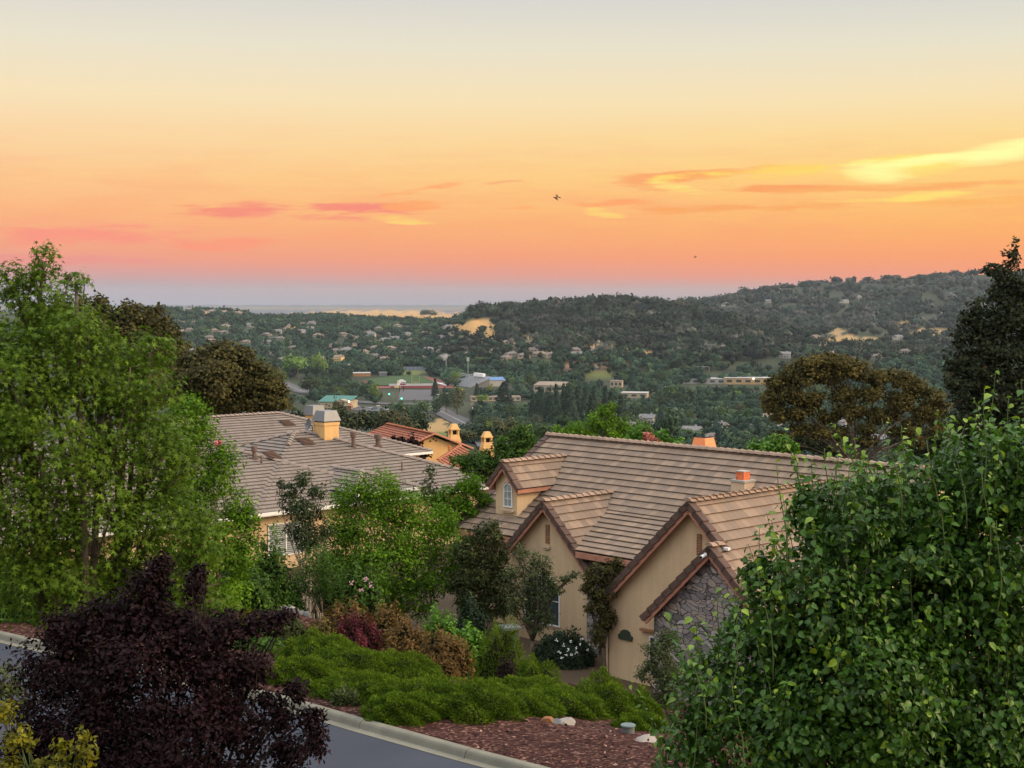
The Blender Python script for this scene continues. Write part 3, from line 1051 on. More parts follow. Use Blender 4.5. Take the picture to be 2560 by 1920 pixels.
# main roof, front: upper pitch, left part carried down to the eave, gentler lower pitch over the porch
tile_plane(tm, um, [P3(AL, 3.06, zr(3.06)), P3(-8.45, 3.06, zr(3.06)), P3(-8.45, RB, RZ), P3(AL, RB, RZ)], X_)
tile_plane(tm, um, [P3(-8.45, 4.9, zr(4.9)), P3(AR, 4.9, zr(4.9)), P3(AR, RB, RZ), P3(-8.45, RB, RZ)], X_, v00=(3.06 - 4.9) * math.hypot(1, RS))
tile_plane(tm, um, [P3(-6.9, 1.95, zl(1.95)), P3(-.6, 1.95, zl(1.95)), P3(-.6, 4.96, zl(4.96)), P3(-8.3, 4.96, zl(4.96))], X_, lift=-.012)
tile_plane(tm, um, [P3(1.6, .8, zr(.8)), P3(AR, .8, zr(.8)), P3(AR, 4.88, zr(4.88)), P3(1.6, 4.88, zr(4.88))], X_, v00=(3.06 - .8) * math.hypot(1, RS))
# back slope
tile_plane(tm, um, [P3(AL, 14.2, zr(RB) - RS * 5.9), P3(AR, 14.2, zr(RB) - RS * 5.9), P3(AR, RB, RZ), P3(AL, RB, RZ)], X_)
caps(rm, P3(AL, RB, RZ + .06), P3(AR, RB, RZ + .06))
rake(bm, fm, P3(AL, RB, RZ), P3(AL, 3.06, zr(3.06)), -X_, tile_h=.14)
rake(bm, fm, P3(AL, RB, RZ), P3(AL, 14.2, RZ - RS * 5.9), -X_, tile_h=.14)
# eave board and gutter of the porch roof
EAVES = [MB(OFF).box2((-6.7, 1.90, zl(1.95) - .24), (-2.6, 1.98, zl(1.95) - .03)), MB(OFF).box2((AL + .05, 3.02, zr(3.06) - .24), (-10.6, 3.09, zr(3.06) - .03))]
# garage gable (G) with the lower stone gable (L) in front, and the middle gable (M)
SG = .96
gz = lambda a: 5.61 - SG * abs(a)
for sgn, b0, a0, a1 in ((-1, 0, 0, 3.97), (1, 0, 0, 4.3)):
    tile_plane(tm, um, [P3(sgn * a1, b0, gz(a1)), P3(sgn * a1, 8.4, gz(a1)), P3(0, 8.4, gz(0)), P3(0, b0, gz(0))], Y_)
tile_plane(tm, um, [P3(4.3, -.52, gz(4.3)), P3(4.3, .0, gz(4.3)), P3(1.26, .0, gz(1.26)), P3(1.26, -.52, gz(1.26))], Y_)
tile_plane(tm, um, [P3(-1.45, -.52, gz(1.26) - SG * 2.71), P3(-1.45, .32, gz(1.26) - SG * 2.71), P3(1.26, .32, gz(1.26)), P3(1.26, -.52, gz(1.26))], Y_)
caps(rm, P3(0, -.02, 5.66), P3(0, 7.4, 5.66))
caps(rm, P3(1.26, -.54, gz(1.26) + .05), P3(1.26, .12, gz(1.26) + .05))
rake(bm, fm, P3(0, 0, 5.61), P3(-3.97, 0, gz(3.97)), -Y_)
rake(bm, fm, P3(0, 0, 5.61), P3(1.45, 0, gz(1.45)), -Y_)
rake(bm, fm, P3(1.26, -.52, gz(1.26)), P3(-1.45, -.52, gz(1.26) - SG * 2.71), -Y_)
rake(bm, fm, P3(1.26, -.52, gz(1.26)), P3(4.3, -.52, gz(4.3)), -Y_)
MA, MB_, MZ, SM = -8.45, 2.0, 4.62, .97
mz = lambda d: MZ - SM * abs(d)
for sgn in (-1, 1):
    tile_plane(tm, um, [P3(MA + sgn * 2.27, MB_, mz(2.27)), P3(MA + sgn * 2.27, 6.4, mz(2.27)), P3(MA, 6.4, MZ), P3(MA, MB_, MZ)], Y_)
    rake(bm, fm, P3(MA, MB_, MZ), P3(MA + sgn * 2.27, MB_, mz(2.27)), -Y_)
caps(rm, P3(MA, MB_ - .02, MZ + .05), P3(MA, 5.75, MZ + .05))
# dormer (D)
DA, DB, DZ, SD = -12.4, 3.72, 5.61, 1.12
for sgn in (-1, 1):
    tile_plane(tm, um, [P3(DA + sgn * .86, DB, DZ - SD * .86), P3(DA + sgn * .86, 7.7, DZ - SD * .86), P3(DA, 7.7, DZ), P3(DA, DB, DZ)], Y_)
    rake(bm, fm, P3(DA, DB, DZ), P3(DA + sgn * .86, DB, DZ - SD * .86), -Y_, tile_h=.16, board=.17)
    EAVES.append(MB(OFF).box2((DA + sgn * .80 - .03, DB + .05, DZ - SD * .86 - .17), (DA + sgn * .80 + .03, 6.2, DZ - SD * .86 - .0)))
caps(rm, P3(DA, DB - .02, DZ + .05), P3(DA, 7.3, DZ + .05))
roof = tm.build('roof', M['tile'], main)
um.build('roof_underlay', M['underlay'], roof)


def flush(lst, name, mt, par):
    for q in lst:
        q.build(name, mt, par)
    lst.clear()


flush(RIDGES, 'ridge_tiles', M['ridge'], roof)
flush(BARGES, 'barge_tiles', M['barge'], roof)
flush(FASCIAS, 'fascia', M['fascia'], main)
for q in EAVES:
    q.build('eave_board', M['fascia'], main)
# walls
wm = MB(OFF)
zb = GZ - .5
wm.prism([P3(-3.6, .30, zb), P3(3.7, .30, zb), P3(3.7, .30, gz(3.7) - .12), P3(0, .30, 5.45), P3(-3.6, .30, gz(3.6) - .12)], P3(0, .25, 0))
wm.box2((-3.6, .56, zb), (-3.35, 6, gz(3.6) - .13))
wm.box2((3.45, .56, zb), (3.7, 13.5, gz(3.7) - .13))
wm.prism([P3(-10.35, 2.30, zb), P3(-6.45, 2.30, zb), P3(-6.45, 2.30, mz(2.0) - .12), P3(MA, 2.30, MZ - .16), P3(-10.35, 2.30, mz(1.9) - .12)], P3(0, .25, 0))
wm.box2((-10.35, 2.56, zb), (-10.1, 5, 2.6))
wm.box2((-6.70, 2.56, zb), (-6.45, 5, 2.6))
wm.box2((-14.0, 3.45, zb), (-10.36, 3.70, 2.75))
wm.prism([P3(-14.05, 3.46, zb), P3(-14.05, 13.6, zb), P3(-14.05, 13.6, 2.6), P3(-14.05, RB, RZ - .2), P3(-14.05, 3.46, zr(3.46) - .15)], P3(.25, 0, 0))
wm.box2((-13.8, 13.4, zb), (3.7, 13.65, 2.6))
wm.prism([P3(4.0, 1.2, 1.3), P3(4.0, 13.4, 1.3), P3(4.0, 13.4, 2.6), P3(4.0, RB, RZ - .2), P3(4.0, 1.2, zr(1.2) - .15)], P3(-.25, 0, 0))
# dormer cheeks and front
wm.prism([P3(DA - .60, 3.95, 3.2), P3(DA + .60, 3.95, 3.2), P3(DA + .60, 3.95, DZ - SD * .66), P3(DA, 3.95, DZ - .1), P3(DA - .60, 3.95, DZ - SD * .66)], P3(0, .12, 0))
for sgn in (-1, 1):
    wm.prism([P3(DA + sgn * .60, 4.071, 3.2), P3(DA + sgn * .60, 6.6, 4.6), P3(DA + sgn * .60, 6.6, 4.87), P3(DA + sgn * .60, 4.071, 4.87)], P3(-sgn * .12, 0, 0))
wall = wm.build('wall', M['stucco'], main)
sm = MB(OFF)
sm.prism([P3(-1.15, -.27, zb), P3(3.72, -.27, zb), P3(3.72, -.27, gz(3.72) - .12), P3(1.26, -.27, gz(1.26) - .16), P3(-1.15, -.27, gz(1.26) - SG * 2.41 - .12)], P3(0, .56, 0))
MB(OFF).box2((-6.44, 2.22, zb), (-5.85, 2.62, 2.7)).build('stone_pier', M['stone'], main)
MB(OFF).prism([P3(-6.44, 3.2, zb), P3(-3.62, 3.2, zb), P3(-3.62, 3.2, 3.15), P3(-6.44, 3.2, 3.15)], P3(0, .2, 0)).build('entry_wall', M['stone'], main)
sm.build('stone_wall', M['stone'], main)
MB(OFF).box2((-5.2, 3.12, GZ - .1), (-4.2, 3.19, 1.55)).build('door', M['dark'], main)
# small trim: dormer window, gable vents, ground-floor windows
def louvre(a, b, z0, z1, wd=.34):
    fr = MB(OFF)
    fr.box2((a - wd / 2 - .022, b - .03, z0 - .03), (a - wd / 2, b + .02, z1 + .04))
    fr.box2((a + wd / 2, b - .03, z0 - .04), (a + wd / 2 + .022, b + .02, z1 + .03))
    fr.box2((a - wd / 2, b - .03, z1), (a + wd / 2, b + .02, z1 + .04))
    n = 7
    for i in range(n):
        z = z0 + (z1 - z0) * (i + .5) / n
        fr.prism([P3(a - wd / 2, b - .035, z - .03), P3(a - wd / 2, b - .01, z + .035), P3(a - wd / 2, b + .004, z + .035), P3(a - wd / 2, b - .021, z - .03)], P3(wd, 0, 0))
    o = fr.build('gable_vent', M['vent'], main)
    MB(OFF).box2((a - wd / 2, b + .005, z0 - .02), (a + wd / 2, b + .012, z1)).build('vent_opening', M['dark'], o)
    return o


louvre(.23, .287, 3.98, 4.58, .13)
louvre(-8.47, 2.287, 3.10, 3.72, .13)
for a, b, z, wd in ((.20, .22, 3.70, .42), (-8.50, 2.22, 2.90, .34)):
    MB(OFF).box2((a - wd / 2, b, z), (a + wd / 2, b + .078, z + .10)).box2((a - wd / 2 + .06, b + .03, z - .07), (a + wd / 2 - .06, b + .078, z)).build('vent_sill', M['stucco_light'], main)


def arched_window(a, b, z0, z1, wd, name='window', muntins=(1, 2), arch=True, glass='blind', casing=.05):
    """white framed window with an arched head: frame, pane, glazing bars"""
    r = wd / 2 if arch else 0
    def outline(g):
        pts = [(a - wd / 2 - g, z0 - g), (a + wd / 2 + g, z0 - g)]
        if arch:
            ch = min(r * .75, r)
            for i in range(0, 11):
                t = math.pi * i / 10
                pts.append((a + (wd / 2 + g) * math.cos(t), z1 - ch + (ch + g) * math.sin(t)))
        else:
            pts += [(a + wd / 2 + g, z1 + g), (a - wd / 2 - g, z1 + g)]
        return pts
    inn, outp = outline(0), outline(casing)
    fr = MB(OFF)
    n = len(inn)
    for i in range(n):
        j = (i + 1) % n
        fr.prism([P3(outp[i][0], b - .05, outp[i][1]), P3(outp[j][0], b - .05, outp[j][1]), P3(inn[j][0], b - .05, inn[j][1]), P3(inn[i][0], b - .05, inn[i][1])], P3(0, .046, 0))
    for i in range(1, muntins[0] + 1):
        x = a - wd / 2 + wd * i / (muntins[0] + 1)
        fr.box2((x - .012, b - .035, z0 + .002), (x + .012, b - .02, z1 - .01))
    for i in range(1, muntins[1] + 1):
        z = z0 + (z1 - z0) * i / (muntins[1] + 1)
        fr.box2((a - wd / 2 + .002, b - .038, z - .012), (a + wd / 2 - .002, b - .018, z + .012))
    o = fr.build(name, M['white'], main)
    MB(OFF).add([P3(p[0], b - .012, p[1]) for p in inn], [tuple(range(n))]).build('pane', M[glass], o)
    return o


wd = arched_window(DA + .12, 3.95, 3.92, 4.78, .40, 'dormer_window')
tr = MB(OFF)
for i in range(10):
    t0, t1 = math.pi * i / 10, math.pi * (i + 1) / 10
    f0 = lambda t, r: P3(DA + .12 + r * math.cos(t), 3.90, 4.63 + r * .85 * math.sin(t))
    tr.prism([f0(t0, .27), f0(t1, .27), f0(t1, .36), f0(t0, .36)], P3(0, .048, 0))
tr.prism([P3(DA + .05, 3.87, 4.83), P3(DA + .19, 3.87, 4.83), P3(DA + .22, 3.87, 5.0), P3(DA + .02, 3.87, 5.0)], P3(0, .077, 0))
MB(OFF).box2((DA - .22, 3.84, 3.72), (DA + .46, 3.948, 3.79)).box2((DA - .16, 3.87, 3.66), (DA + .40, 3.948, 3.722)).build('window_sill', M['stucco_light'], wd)
tr.build('window_surround', M['stucco_light'], wd)
arched_window(-8.75, 2.30, .10, 1.85, 1.75, 'front_window', (1, 1), True, 'glass')
arched_window(-1.55, .30, -.15, 1.0, .42, 'garage_window', (0, 0), False, 'glass')
MB(OFF).box2((-2.15, .16, 1.18), (-1.05, .296, 1.26)).build('window_shelf', M['vent'], main)
pl = MB(OFF)
pts = [(-2.85 + (x + 2.8) * .62, .82 + (z - .7) * .62) for x, z in [(-3.25, .70), (-2.35, .70), (-2.28, .90), (-2.45, 1.0), (-2.5, 1.14), (-2.68, 1.24), (-2.92, 1.24), (-3.1, 1.14), (-3.16, 1.0), (-3.3, .92)]]
pl.prism([P3(x, .235, z - .08) for x, z in pts], P3(0, .06, 0))
pl.build('wall_plaque', plain('dark_green_plaque', (.035, .05, .03), .7, .3), main)
dp = MB(OFF)
dp.tube([P3(-3.9, .12, 1.45), P3(-3.78, .2, 1.25), P3(-3.66, .26, 1.05), P3(-3.66, .26, GZ)], [.04] * 4, 8)
dp.build('downspout', M['stucco_light'], main)
MB(OFF).box2((1.46, -.06, gz(1.26) - .1), (1.64, .06, gz(1.26) - .02)).build('flashing', M['white'], roof)
# camera on the stone gable
cmr = thing('security_camera', 'small white security camera under the peak of the stone gable', 'camera', tuple(hw(1.17, -.63, 4.13)), HR)
MB().tube([(0, -.16, .0), (0, .0, .03)], [.055, .06], 12).build('camera_body', M['white'], cmr, True)
MB().tube([(0, .0, .03), (0, .07, .06)], [.03, .03], 8).box((0, .06, .06), (.1, .03, .1)).build('mount', M['white'], cmr)
MB().tube([(0, -.175, -.002), (0, -.155, 0)], [.04, .042], 12).build('lens', M['dark'], cmr)
# chimneys
sc = MB(OFF).box((-2.80, 6.5, 5.0), (.60, .60, 1.0)).build('small_chimney', M['stucco_light'], main)
MB(OFF).box((-2.80, 6.5, 5.535), (.68, .68, .07)).build('chimney_cap', M['cement'], sc)
fl = MB(OFF).box((-2.80, 6.5, 5.715), (.36, .36, .29)).build('flue', M['rust'], sc)
MB(OFF).box((-2.80, 6.5, 5.875), (.39, .39, .03)).build('flue_lid', M['cement'], fl)
bc = MB(OFF).box((-6.95, 9.45, 5.4), (.70, .70, 1.36)).build('back_chimney', M['stucco'], main)
MB(OFF).box((-6.95, 9.45, 6.11), (.80, .80, .06)).box((-6.95, 9.45, 6.38), (.74, .74, .48), 0, .74).build('chimney_shroud', M['copper'], bc)
MB(OFF).box((-6.95, 9.45, 6.622), (.46, .46, .01)).build('flue_opening', M['dark'], bc)

# ---- the grey-roofed hip house to the left
LO = np.array([-32.0, 6.0])
hip = thing('hip_roofed_house', 'low tan house under a broad grey-brown hip roof with ochre chimney', 'house', tuple(hw(LO[0], LO[1], GZ)), HR)
OFL = (-LO[0], -LO[1], -GZ)
tm, um, rm, gm, wm = MB(OFL), MB(OFL), MB(OFL), MB(OFL), MB(OFL)


def hiproof(a0, a1, b0, b1, ze, s, walls=True, gut=True, cut=None):
    ha, hb = (a1 - a0) / 2, (b1 - b0) / 2
    h = min(ha, hb)
    z = ze + s * h
    if hb >= ha:
        r0, r1 = P3(a0 + ha, b0 + ha, z), P3(a0 + ha, b1 - ha, z)
    else:
        r0, r1 = P3(a0 + hb, b0 + hb, z), P3(a1 - hb, b0 + hb, z)
    c = [P3(a0, b0, ze), P3(a1, b0, ze), P3(a1, b1, ze), P3(a0, b1, ze)]
    if hb >= ha:
        planes = [([c[0], c[1], r0], X_), ([c[1], c[2], r1, r0], Y_), ([c[2], c[3], r1], X_), ([c[3], c[0], r0, r1], Y_)]
        hips = [(c[0], r0), (c[1], r0), (c[2], r1), (c[3], r1)]
    else:
        planes = [([c[0], c[1], r1, r0], X_), ([c[1], c[2], r1], Y_), ([c[2], c[3], r0, r1], X_), ([c[3], c[0], r0], Y_)]
        hips = [(c[0], r0), (c[1], r1), (c[2], r1), (c[3], r0)]
    up = P3(0, 0, .05)
    for pts, U in planes:
        tile_plane(tm, um, pts, U)
    for p, q in hips:
        if cut is not None and p[1] == b0:
            p = q + (p - q) * cut
        caps(rm, p + up, q + up)
    if np.linalg.norm(r1 - r0) > .4:
        caps(rm, r0 + up, r1 + up)
    if gut:
        g = .10
        gm.box2((a1 + .01, b0, ze - .12), (a1 + g, b1, ze + .02))
    if walls:
        o = .6
        wm.box2((a0 + o, b0 + o, GZ - 2.5), (a1 - o, b1 - o, ze - .08))
    return r0, r1


hiproof(-42.9, -27.3, 2.3, 18.7, 2.2, .35, cut=.18)
hiproof(-40.1, -27.33, -14.0, 12.0, 2.16, .35)
hiproof(-54.6, -41.0, 1.0, 24.9, 2.5, .35)
hiproof(-34.5, -26.75, 7.65, 11.6, 2.70, .38, False)
p1, p2, p3, p4, p5 = [at(*q) for q in ((205, 415, 77.0), (270, 430, 71.0), (285, 433.5, 70.0), (240, 444, 66.0), (204, 443, 66.5))]
lw = np.array([((p[:2] - HO) @ E1, (p[:2] - HO) @ E2, p[2]) for p in (p1, p2, p3, p4, p5)])
roof = tm.build('roof', M['tile_grey'], hip)
um.build('roof_underlay', M['underlay'], roof)
flush(RIDGES, 'ridge_tiles', M['ridge_grey'], roof)
gm.build('gutter', M['white'], hip)
wm.build('wall', M['stucco'], hip)
RZP = lambda a: 2.2 + .35 * (-27.3 - a)
# shuttered window in the wall that faces the street
b0, b1, z0, z1 = 3.45, 5.35, .05, 1.50
fr = MB(OFL)
aw = -27.9 - .06
for lo, hi in (((b0 - .06, z0 - .06), (b1 + .06, z0)), ((b0 - .06, z1), (b1 + .06, z1 + .06)), ((b0 - .06, z0), (b0, z1)), ((b1, z0), (b1 + .06, z1)), (((b0 + b1) / 2 - .03, z0), ((b0 + b1) / 2 + .03, z1))):
    fr.box2((aw + .062, lo[0], lo[1]), (aw + .12, hi[0], hi[1]))
win = fr.build('window', M['white'], hip)
sh = MB(OFL)
for i in range(15):
    z = z0 + (i + .5) * (z1 - z0) / 15
    for c0, c1 in ((b0 + .03, (b0 + b1) / 2 - .05), ((b0 + b1) / 2 + .05, b1 - .03)):
        sh.prism([P3(aw + .075, c0, z - .03), P3(aw + .095, c0, z - .03), P3(aw + .082, c0, z + .034), P3(aw + .07, c0, z + .034)], P3(0, c1 - c0, 0))
sh.build('shutter', M['blind'], win)
MB(OFL).box2((aw + .061, b0, z0), (aw + .066, b1, z1)).build('pane', M['glass'], win)
# chimney with metal hood, a second hood behind, a dish, vents and pipes on the roof
ca, cb = -34.45, 11.75
ch = MB(OFL).box((ca, cb, 4.7), (.95, .95, 1.6)).box((ca, cb, 5.42), (1.02, 1.02, .16)).build('chimney', M['stucco_orange'], hip)
MB(OFL).box((ca, cb, 5.53), (.9, .9, .1)).box((ca, cb, 5.84), (1.12, 1.12, .54), 0, .70).build('chimney_hood', M['metal'], ch)
ca, cb = -48.0, 21.0
ch2 = MB(OFL).box((ca, cb, 4.0), (.85, .85, 1.25)).build('back_chimney', M['stucco_orange'], hip)
MB(OFL).box((ca, cb, 4.95), (1.05, 1.05, .6), 0, .78).build('chimney_hood', M['metal'], ch2)
dm = MB()
for r0, r1, z0, z1 in ((0.02, .18, 0, .03), (.18, .30, .03, .09), (.30, .36, .09, .14)):
    n = 16
    vs = [(r * math.cos(2 * math.pi * i / n), r * math.sin(2 * math.pi * i / n), z) for r, z in ((r0, z0), (r1, z1)) for i in range(n)]
    dm.add(vs, [(i, (i + 1) % n, n + (i + 1) % n, n + i) for i in range(n)])
dish = thing('satellite_dish', 'small dark satellite dish mounted beside the ochre chimney', 'dish', tuple(hw(-35.2, 11.25, 5.32)), HR)
d1 = dm.build('reflector', M['metal'], dish, True)
d1.rotation_euler = (math.radians(75), 0, math.radians(-20))
m = d1.modifiers.new('thick', 'SOLIDIFY')
m.thickness = .02
MB().tube([(0, 0, 0), (.02, .12, -.1), (.02, .14, -.55)], [.03, .03, .03], 8).build('mast', M['metal'], dish)
MB().tube([(0, 0, 0), (.05, -.35, .05)], [.012, .012], 6).box((.05, -.37, .06), (.06, .09, .06)).build('receiver', M['metal'], dish)


def eyebrow(a, b, z, lab):
    o = thing('roof_vent', lab, 'vent', tuple(hw(a, b, z)), HR, 'low slatted vents on the grey roof')
    s = MB()
    tlt = lambda x: -.35 * x
    for i in range(5):
        x = -.30 + i * .15
        s.prism([P3(x, -.34 + i * .012, tlt(x) + .06), P3(x + .17, -.34 + i * .012, tlt(x + .17) + .13), P3(x + .17, -.34 + i * .012, tlt(x + .17) + .10), P3(x, -.34 + i * .012, tlt(x) + .03)], P3(0, .68 - i * .024, 0))
    s.build('slats', M['pipe'], o)
    MB().prism([P3(-.34, -.38, tlt(-.34) + .055), P3(.5, -.38, tlt(.5) + .055), P3(.5, -.38, tlt(.5) + .02), P3(-.34, -.38, tlt(-.34) + .02)], P3(0, .76, 0)).build('flashing', M['barge'], o)


eyebrow(-32.8, 7.0, RZP(-32.8) + .07, 'low slatted vent on the grey roof beside two short pipes')
eyebrow(-34.0, 10.0, RZP(-34.0) + .07, 'low slatted vent on the grey roof just left below the ochre chimney')
eyebrow(-46.3, 17.6, 2.5 + .35 * (-41 + 46.3) + .07, 'low slatted vent high on the farthest grey roof slope')


def pipe(a, b, z, r, h, lab, hat=True):
    o = thing('vent_pipe', lab, 'pipe', tuple(hw(a, b, z - .1)), HR, 'vent pipes on the grey roof')
    MB().cyl((0, 0, 0), r, h, 12).build('pipe', M['pipe'], o)
    MB().tube([(0, 0, .03), (0, 0, .20)], [r * 2.0, r * 1.05], 12).build('flashing', M['barge'], o)
    if hat:
        MB().cyl((0, 0, h - .26), r * 1.45, .27, 12, r * 1.6).build('hood', M['pipe'], o)


pipe(-32.7, 5.95, RZP(-32.7), .10, .72, 'thick hooded vent pipe at the left of the lowest slatted vent')
pipe(-32.15, 6.0, RZP(-32.15), .04, .50, 'thin bare vent pipe below the lowest slatted vent', False)
pipe(-32.9, 12.36, RZP(-32.9), .11, .95, 'tall hooded vent pipe right below the ochre chimney')
pipe(-33.6, 14.6, 4.05, .14, .75, 'stout hooded vent pipe behind the hip ridge, right of the tall one')
pipe(-29.9, 13.2, RZP(-29.9), .04, .60, 'thin bare vent pipe standing alone low on the right of the grey roof', False)
pipe(-48.2, 13.4, 4.75, .10, .45, 'short vent pipe on the ridge at the far left of the grey roofs')

# ---- ochre house with red tiles beyond
OP = at(433, 434.4, 140.0)
OR_ = math.radians(25)
och = thing('ochre_house', 'ochre stucco house with red clay tile roof beyond the grey roof', 'house', (OP[0], OP[1], hz1(OP[0], OP[1])), OR_)
OFO = (0, 0, -och.location[2])
oz = OP[2]
tm, um, rm, wm = MB(OFO), MB(OFO), MB(OFO), MB(OFO)
so = .40
wl, wr, lb = 3.9, 3.9, 12.5
for s_, wv in ((-1, wl), (1, wr)):
    tile_plane(tm, um, [P3(s_ * wv, -.4, oz - so * wv), P3(s_ * wv, lb, oz - so * wv), P3(0, lb, oz), P3(0, -.4, oz)], Y_, .38, .09, .03)
    rk0, rk1 = P3(s_ * wv, -.4, oz - so * wv + .06), P3(0, -.4, oz + .06)
    caps(rm, rk0, rk1, .35, .2, .15)
caps(rm, P3(0, -.4, oz + .06), P3(0, lb, oz + .06), .35, .2, .15)
def ol(u, v, Y):
    q = at(u, v, Y) - np.array([OP[0], OP[1], 0])
    c_, s_ = math.cos(OR_), math.sin(OR_)
    return P3(q[0] * c_ + q[1] * s_, -q[0] * s_ + q[1] * c_, q[2])


q1, q3, q4 = ol(460, 446, 139.0), ol(450, 468, 133.0), ol(438, 461, 135.0)
q2 = q1 + (q3 - q4) * .8
tile_plane(tm, um, [q4, q3, q2, q1], unit(q3 - q4), .38, .09, .03)
caps(rm, q4 + P3(0, 0, .06), q1 + P3(0, 0, .06), .35, .2, .15)
q5 = ol(474, 470, 134.0)
tile_plane(tm, um, [q3, q5, q2], unit(q5 - q3), .38, .09, .03)
r_ = tm.build('roof', M['tile_red'], och)
um.build('roof_underlay', M['underlay'], r_)
flush(RIDGES, 'ridge_tiles', plain('clay_ridge', (.36, .15, .085), .85, .2, 0, .3, 3), r_)
wm.prism([P3(-3.4, -.02, oz - 6), P3(3.4, -.02, oz - 6), P3(3.4, -.02, oz - so * 3.4 - .15), P3(0, -.02, oz - .2), P3(-3.4, -.02, oz - so * 3.4 - .15)], P3(0, 12, 0))
wm.build('wall', M['stucco_orange'], och)
dt = MB(OFO)
for x, z in ((-.28, -.62), (.28, -.60), (0.02, -.42)):
    MB(OFO).tube([P3(x, -.09, oz + z), P3(x, -.024, oz + z)], [.075, .075], 8).build('vent_hole', M['dark'], och)
vp = MB(OFO).cyl(P3(.95, -1.6, oz - 2.0), .07, 1.0, 8).cyl(P3(.95, -1.6, oz - 1.12), .12, .14, 8).build('vent_pipe', M['rust'], och)


def tall_chimney(x, y, z0, lab):
    o = MB(OFO)
    o.box((x, y, z0 - .6), (1.25, 1.0, 2.6), 0, .92).box((x, y, z0 + .95), (1.05, .9, .5), 0, .8)
    for sx in (-1, 1):
        for sy in (-1, 1):
            o.box((x + sx * .34, y + sy * .28, z0 + 1.42), (.16, .16, .46))
    o.box((x, y, z0 + 1.70), (.95, .85, .12)).box((x, y, z0 + 1.98), (.86, .76, .45), 0, .55)
    c = o.build('chimney', M['stucco_orange'], och)
    MB(OFO).box((x, y, z0 + 1.42), (.45, .36, .44)).build('smoke_opening', M['dark'], c)
    c['label'] = lab


tall_chimney(2.42, .75, oz - 1.35, 'arched-top ochre chimney right of the gable')
tall_chimney(5.3, -.5, oz - 2.1, 'ochre chimney half hidden by leaves')

# ------------------------------------------------------------------ garden trees and shrubs near the street
def base_at(u, Y):
    x = (u - 512) / F * Y
    return (x, Y, hz1(x, Y) - .05)


def B(lst, Y, **k):
    return [blob(*(b[:4]), Y, b[4] if len(b) > 4 else 0.0, **k) for b in lst]


def shoots(tips, Y, length, n, leafn, dy=0.5):
    """upright leafy shoots: stems for a mesh and leaf positions"""
    st = MB()
    P, N, R = [], [], []
    for u, v in tips:
        top = at(u, v, Y + rng.uniform(-dy, dy))
        ln = length * rng.uniform(.7, 1.25)
        lean = rng.normal(0, .10, 2)
        bot = top - np.array([lean[0], lean[1], 1.0]) * ln
        pts = [bot * (1 - t) + top * t + np.array([.03 * math.sin(5 * t), 0, 0]) for t in np.linspace(0, 1, 6)]
        st.tube(pts, np.linspace(.007, .003, 6), 5)
        for i in range(leafn):
            t = .12 + .88 * i / (leafn - 1)
            p = bot * (1 - t) + top * t
            an = i * 2.4 + rng.uniform(0, .7)
            out = np.array([math.cos(an), math.sin(an), .15])
            P.append(p + out * .035)
            N.append(out * .35 + np.array([0, 0, .8]) + .25 * rng.standard_normal(3))
            R.append(min(1, .50 + .45 * t * t + rng.normal(0, .08)))
    return st, (np.array(P), np.array(N), np.array(R))


# the big pear tree on the right
Y = 13.0
b = base_at(900, Y)
st, ex = shoots([(988, 388), (950, 418), (905, 425), (885, 418), (858, 440), (828, 448), (800, 452), (780, 462), (1012, 398), (1020, 420), (930, 440), (870, 470), (843, 480),
                 (760, 560), (748, 575), (742, 604), (700, 620), (690, 640), (722, 590), (775, 520), (790, 500), (815, 520), (850, 545), (905, 500), (960, 500), (985, 470), (1000, 520),
                 (915, 560), (890, 600), (860, 640), (760, 640), (735, 680), (705, 690), (680, 690), (660, 730), (1010, 600), (840, 750)], Y - .5, .85, 6, 17)
pb_ = B([(985, 480, 58, 52), (905, 505, 60, 46), (842, 524, 46, 42, -.3), (1015, 560, 85, 85), (910, 590, 82, 78), (815, 612, 60, 68, -.3), (764, 645, 48, 50), (718, 695, 40, 46),
        (860, 690, 88, 78, -.4), (965, 690, 95, 90), (785, 748, 72, 54, -.4), (905, 775, 100, 70, -.3), (1010, 760, 90, 80), (694, 752, 36, 40), (1062, 475, 66, 66), (812, 506, 24, 26), (758, 580, 20, 28), (905, 560, 105, 100, .9), (985, 640, 100, 110, .9), (815, 680, 85, 80, .8), (900, 720, 110, 80, .9)], Y)
st2, ex2 = sprays(pb_[:17], 300, .5, 16, .0042)
st.add([np.array(p) for p in st2.v], st2.f)
ex = tuple(np.concatenate([p, q]) for p, q in zip(ex, ex2))
pear = tree('pear_tree', 'big glossy green pear tree with long upright shoots, hiding the right of the house', 'tree', b, pb_,
            72000, .056, 'pear', L['pear'], 'twig', .06, .3, None, 2, kper=80, cr=.155, fill=.38, droop=.9, extra=ex, more=st)
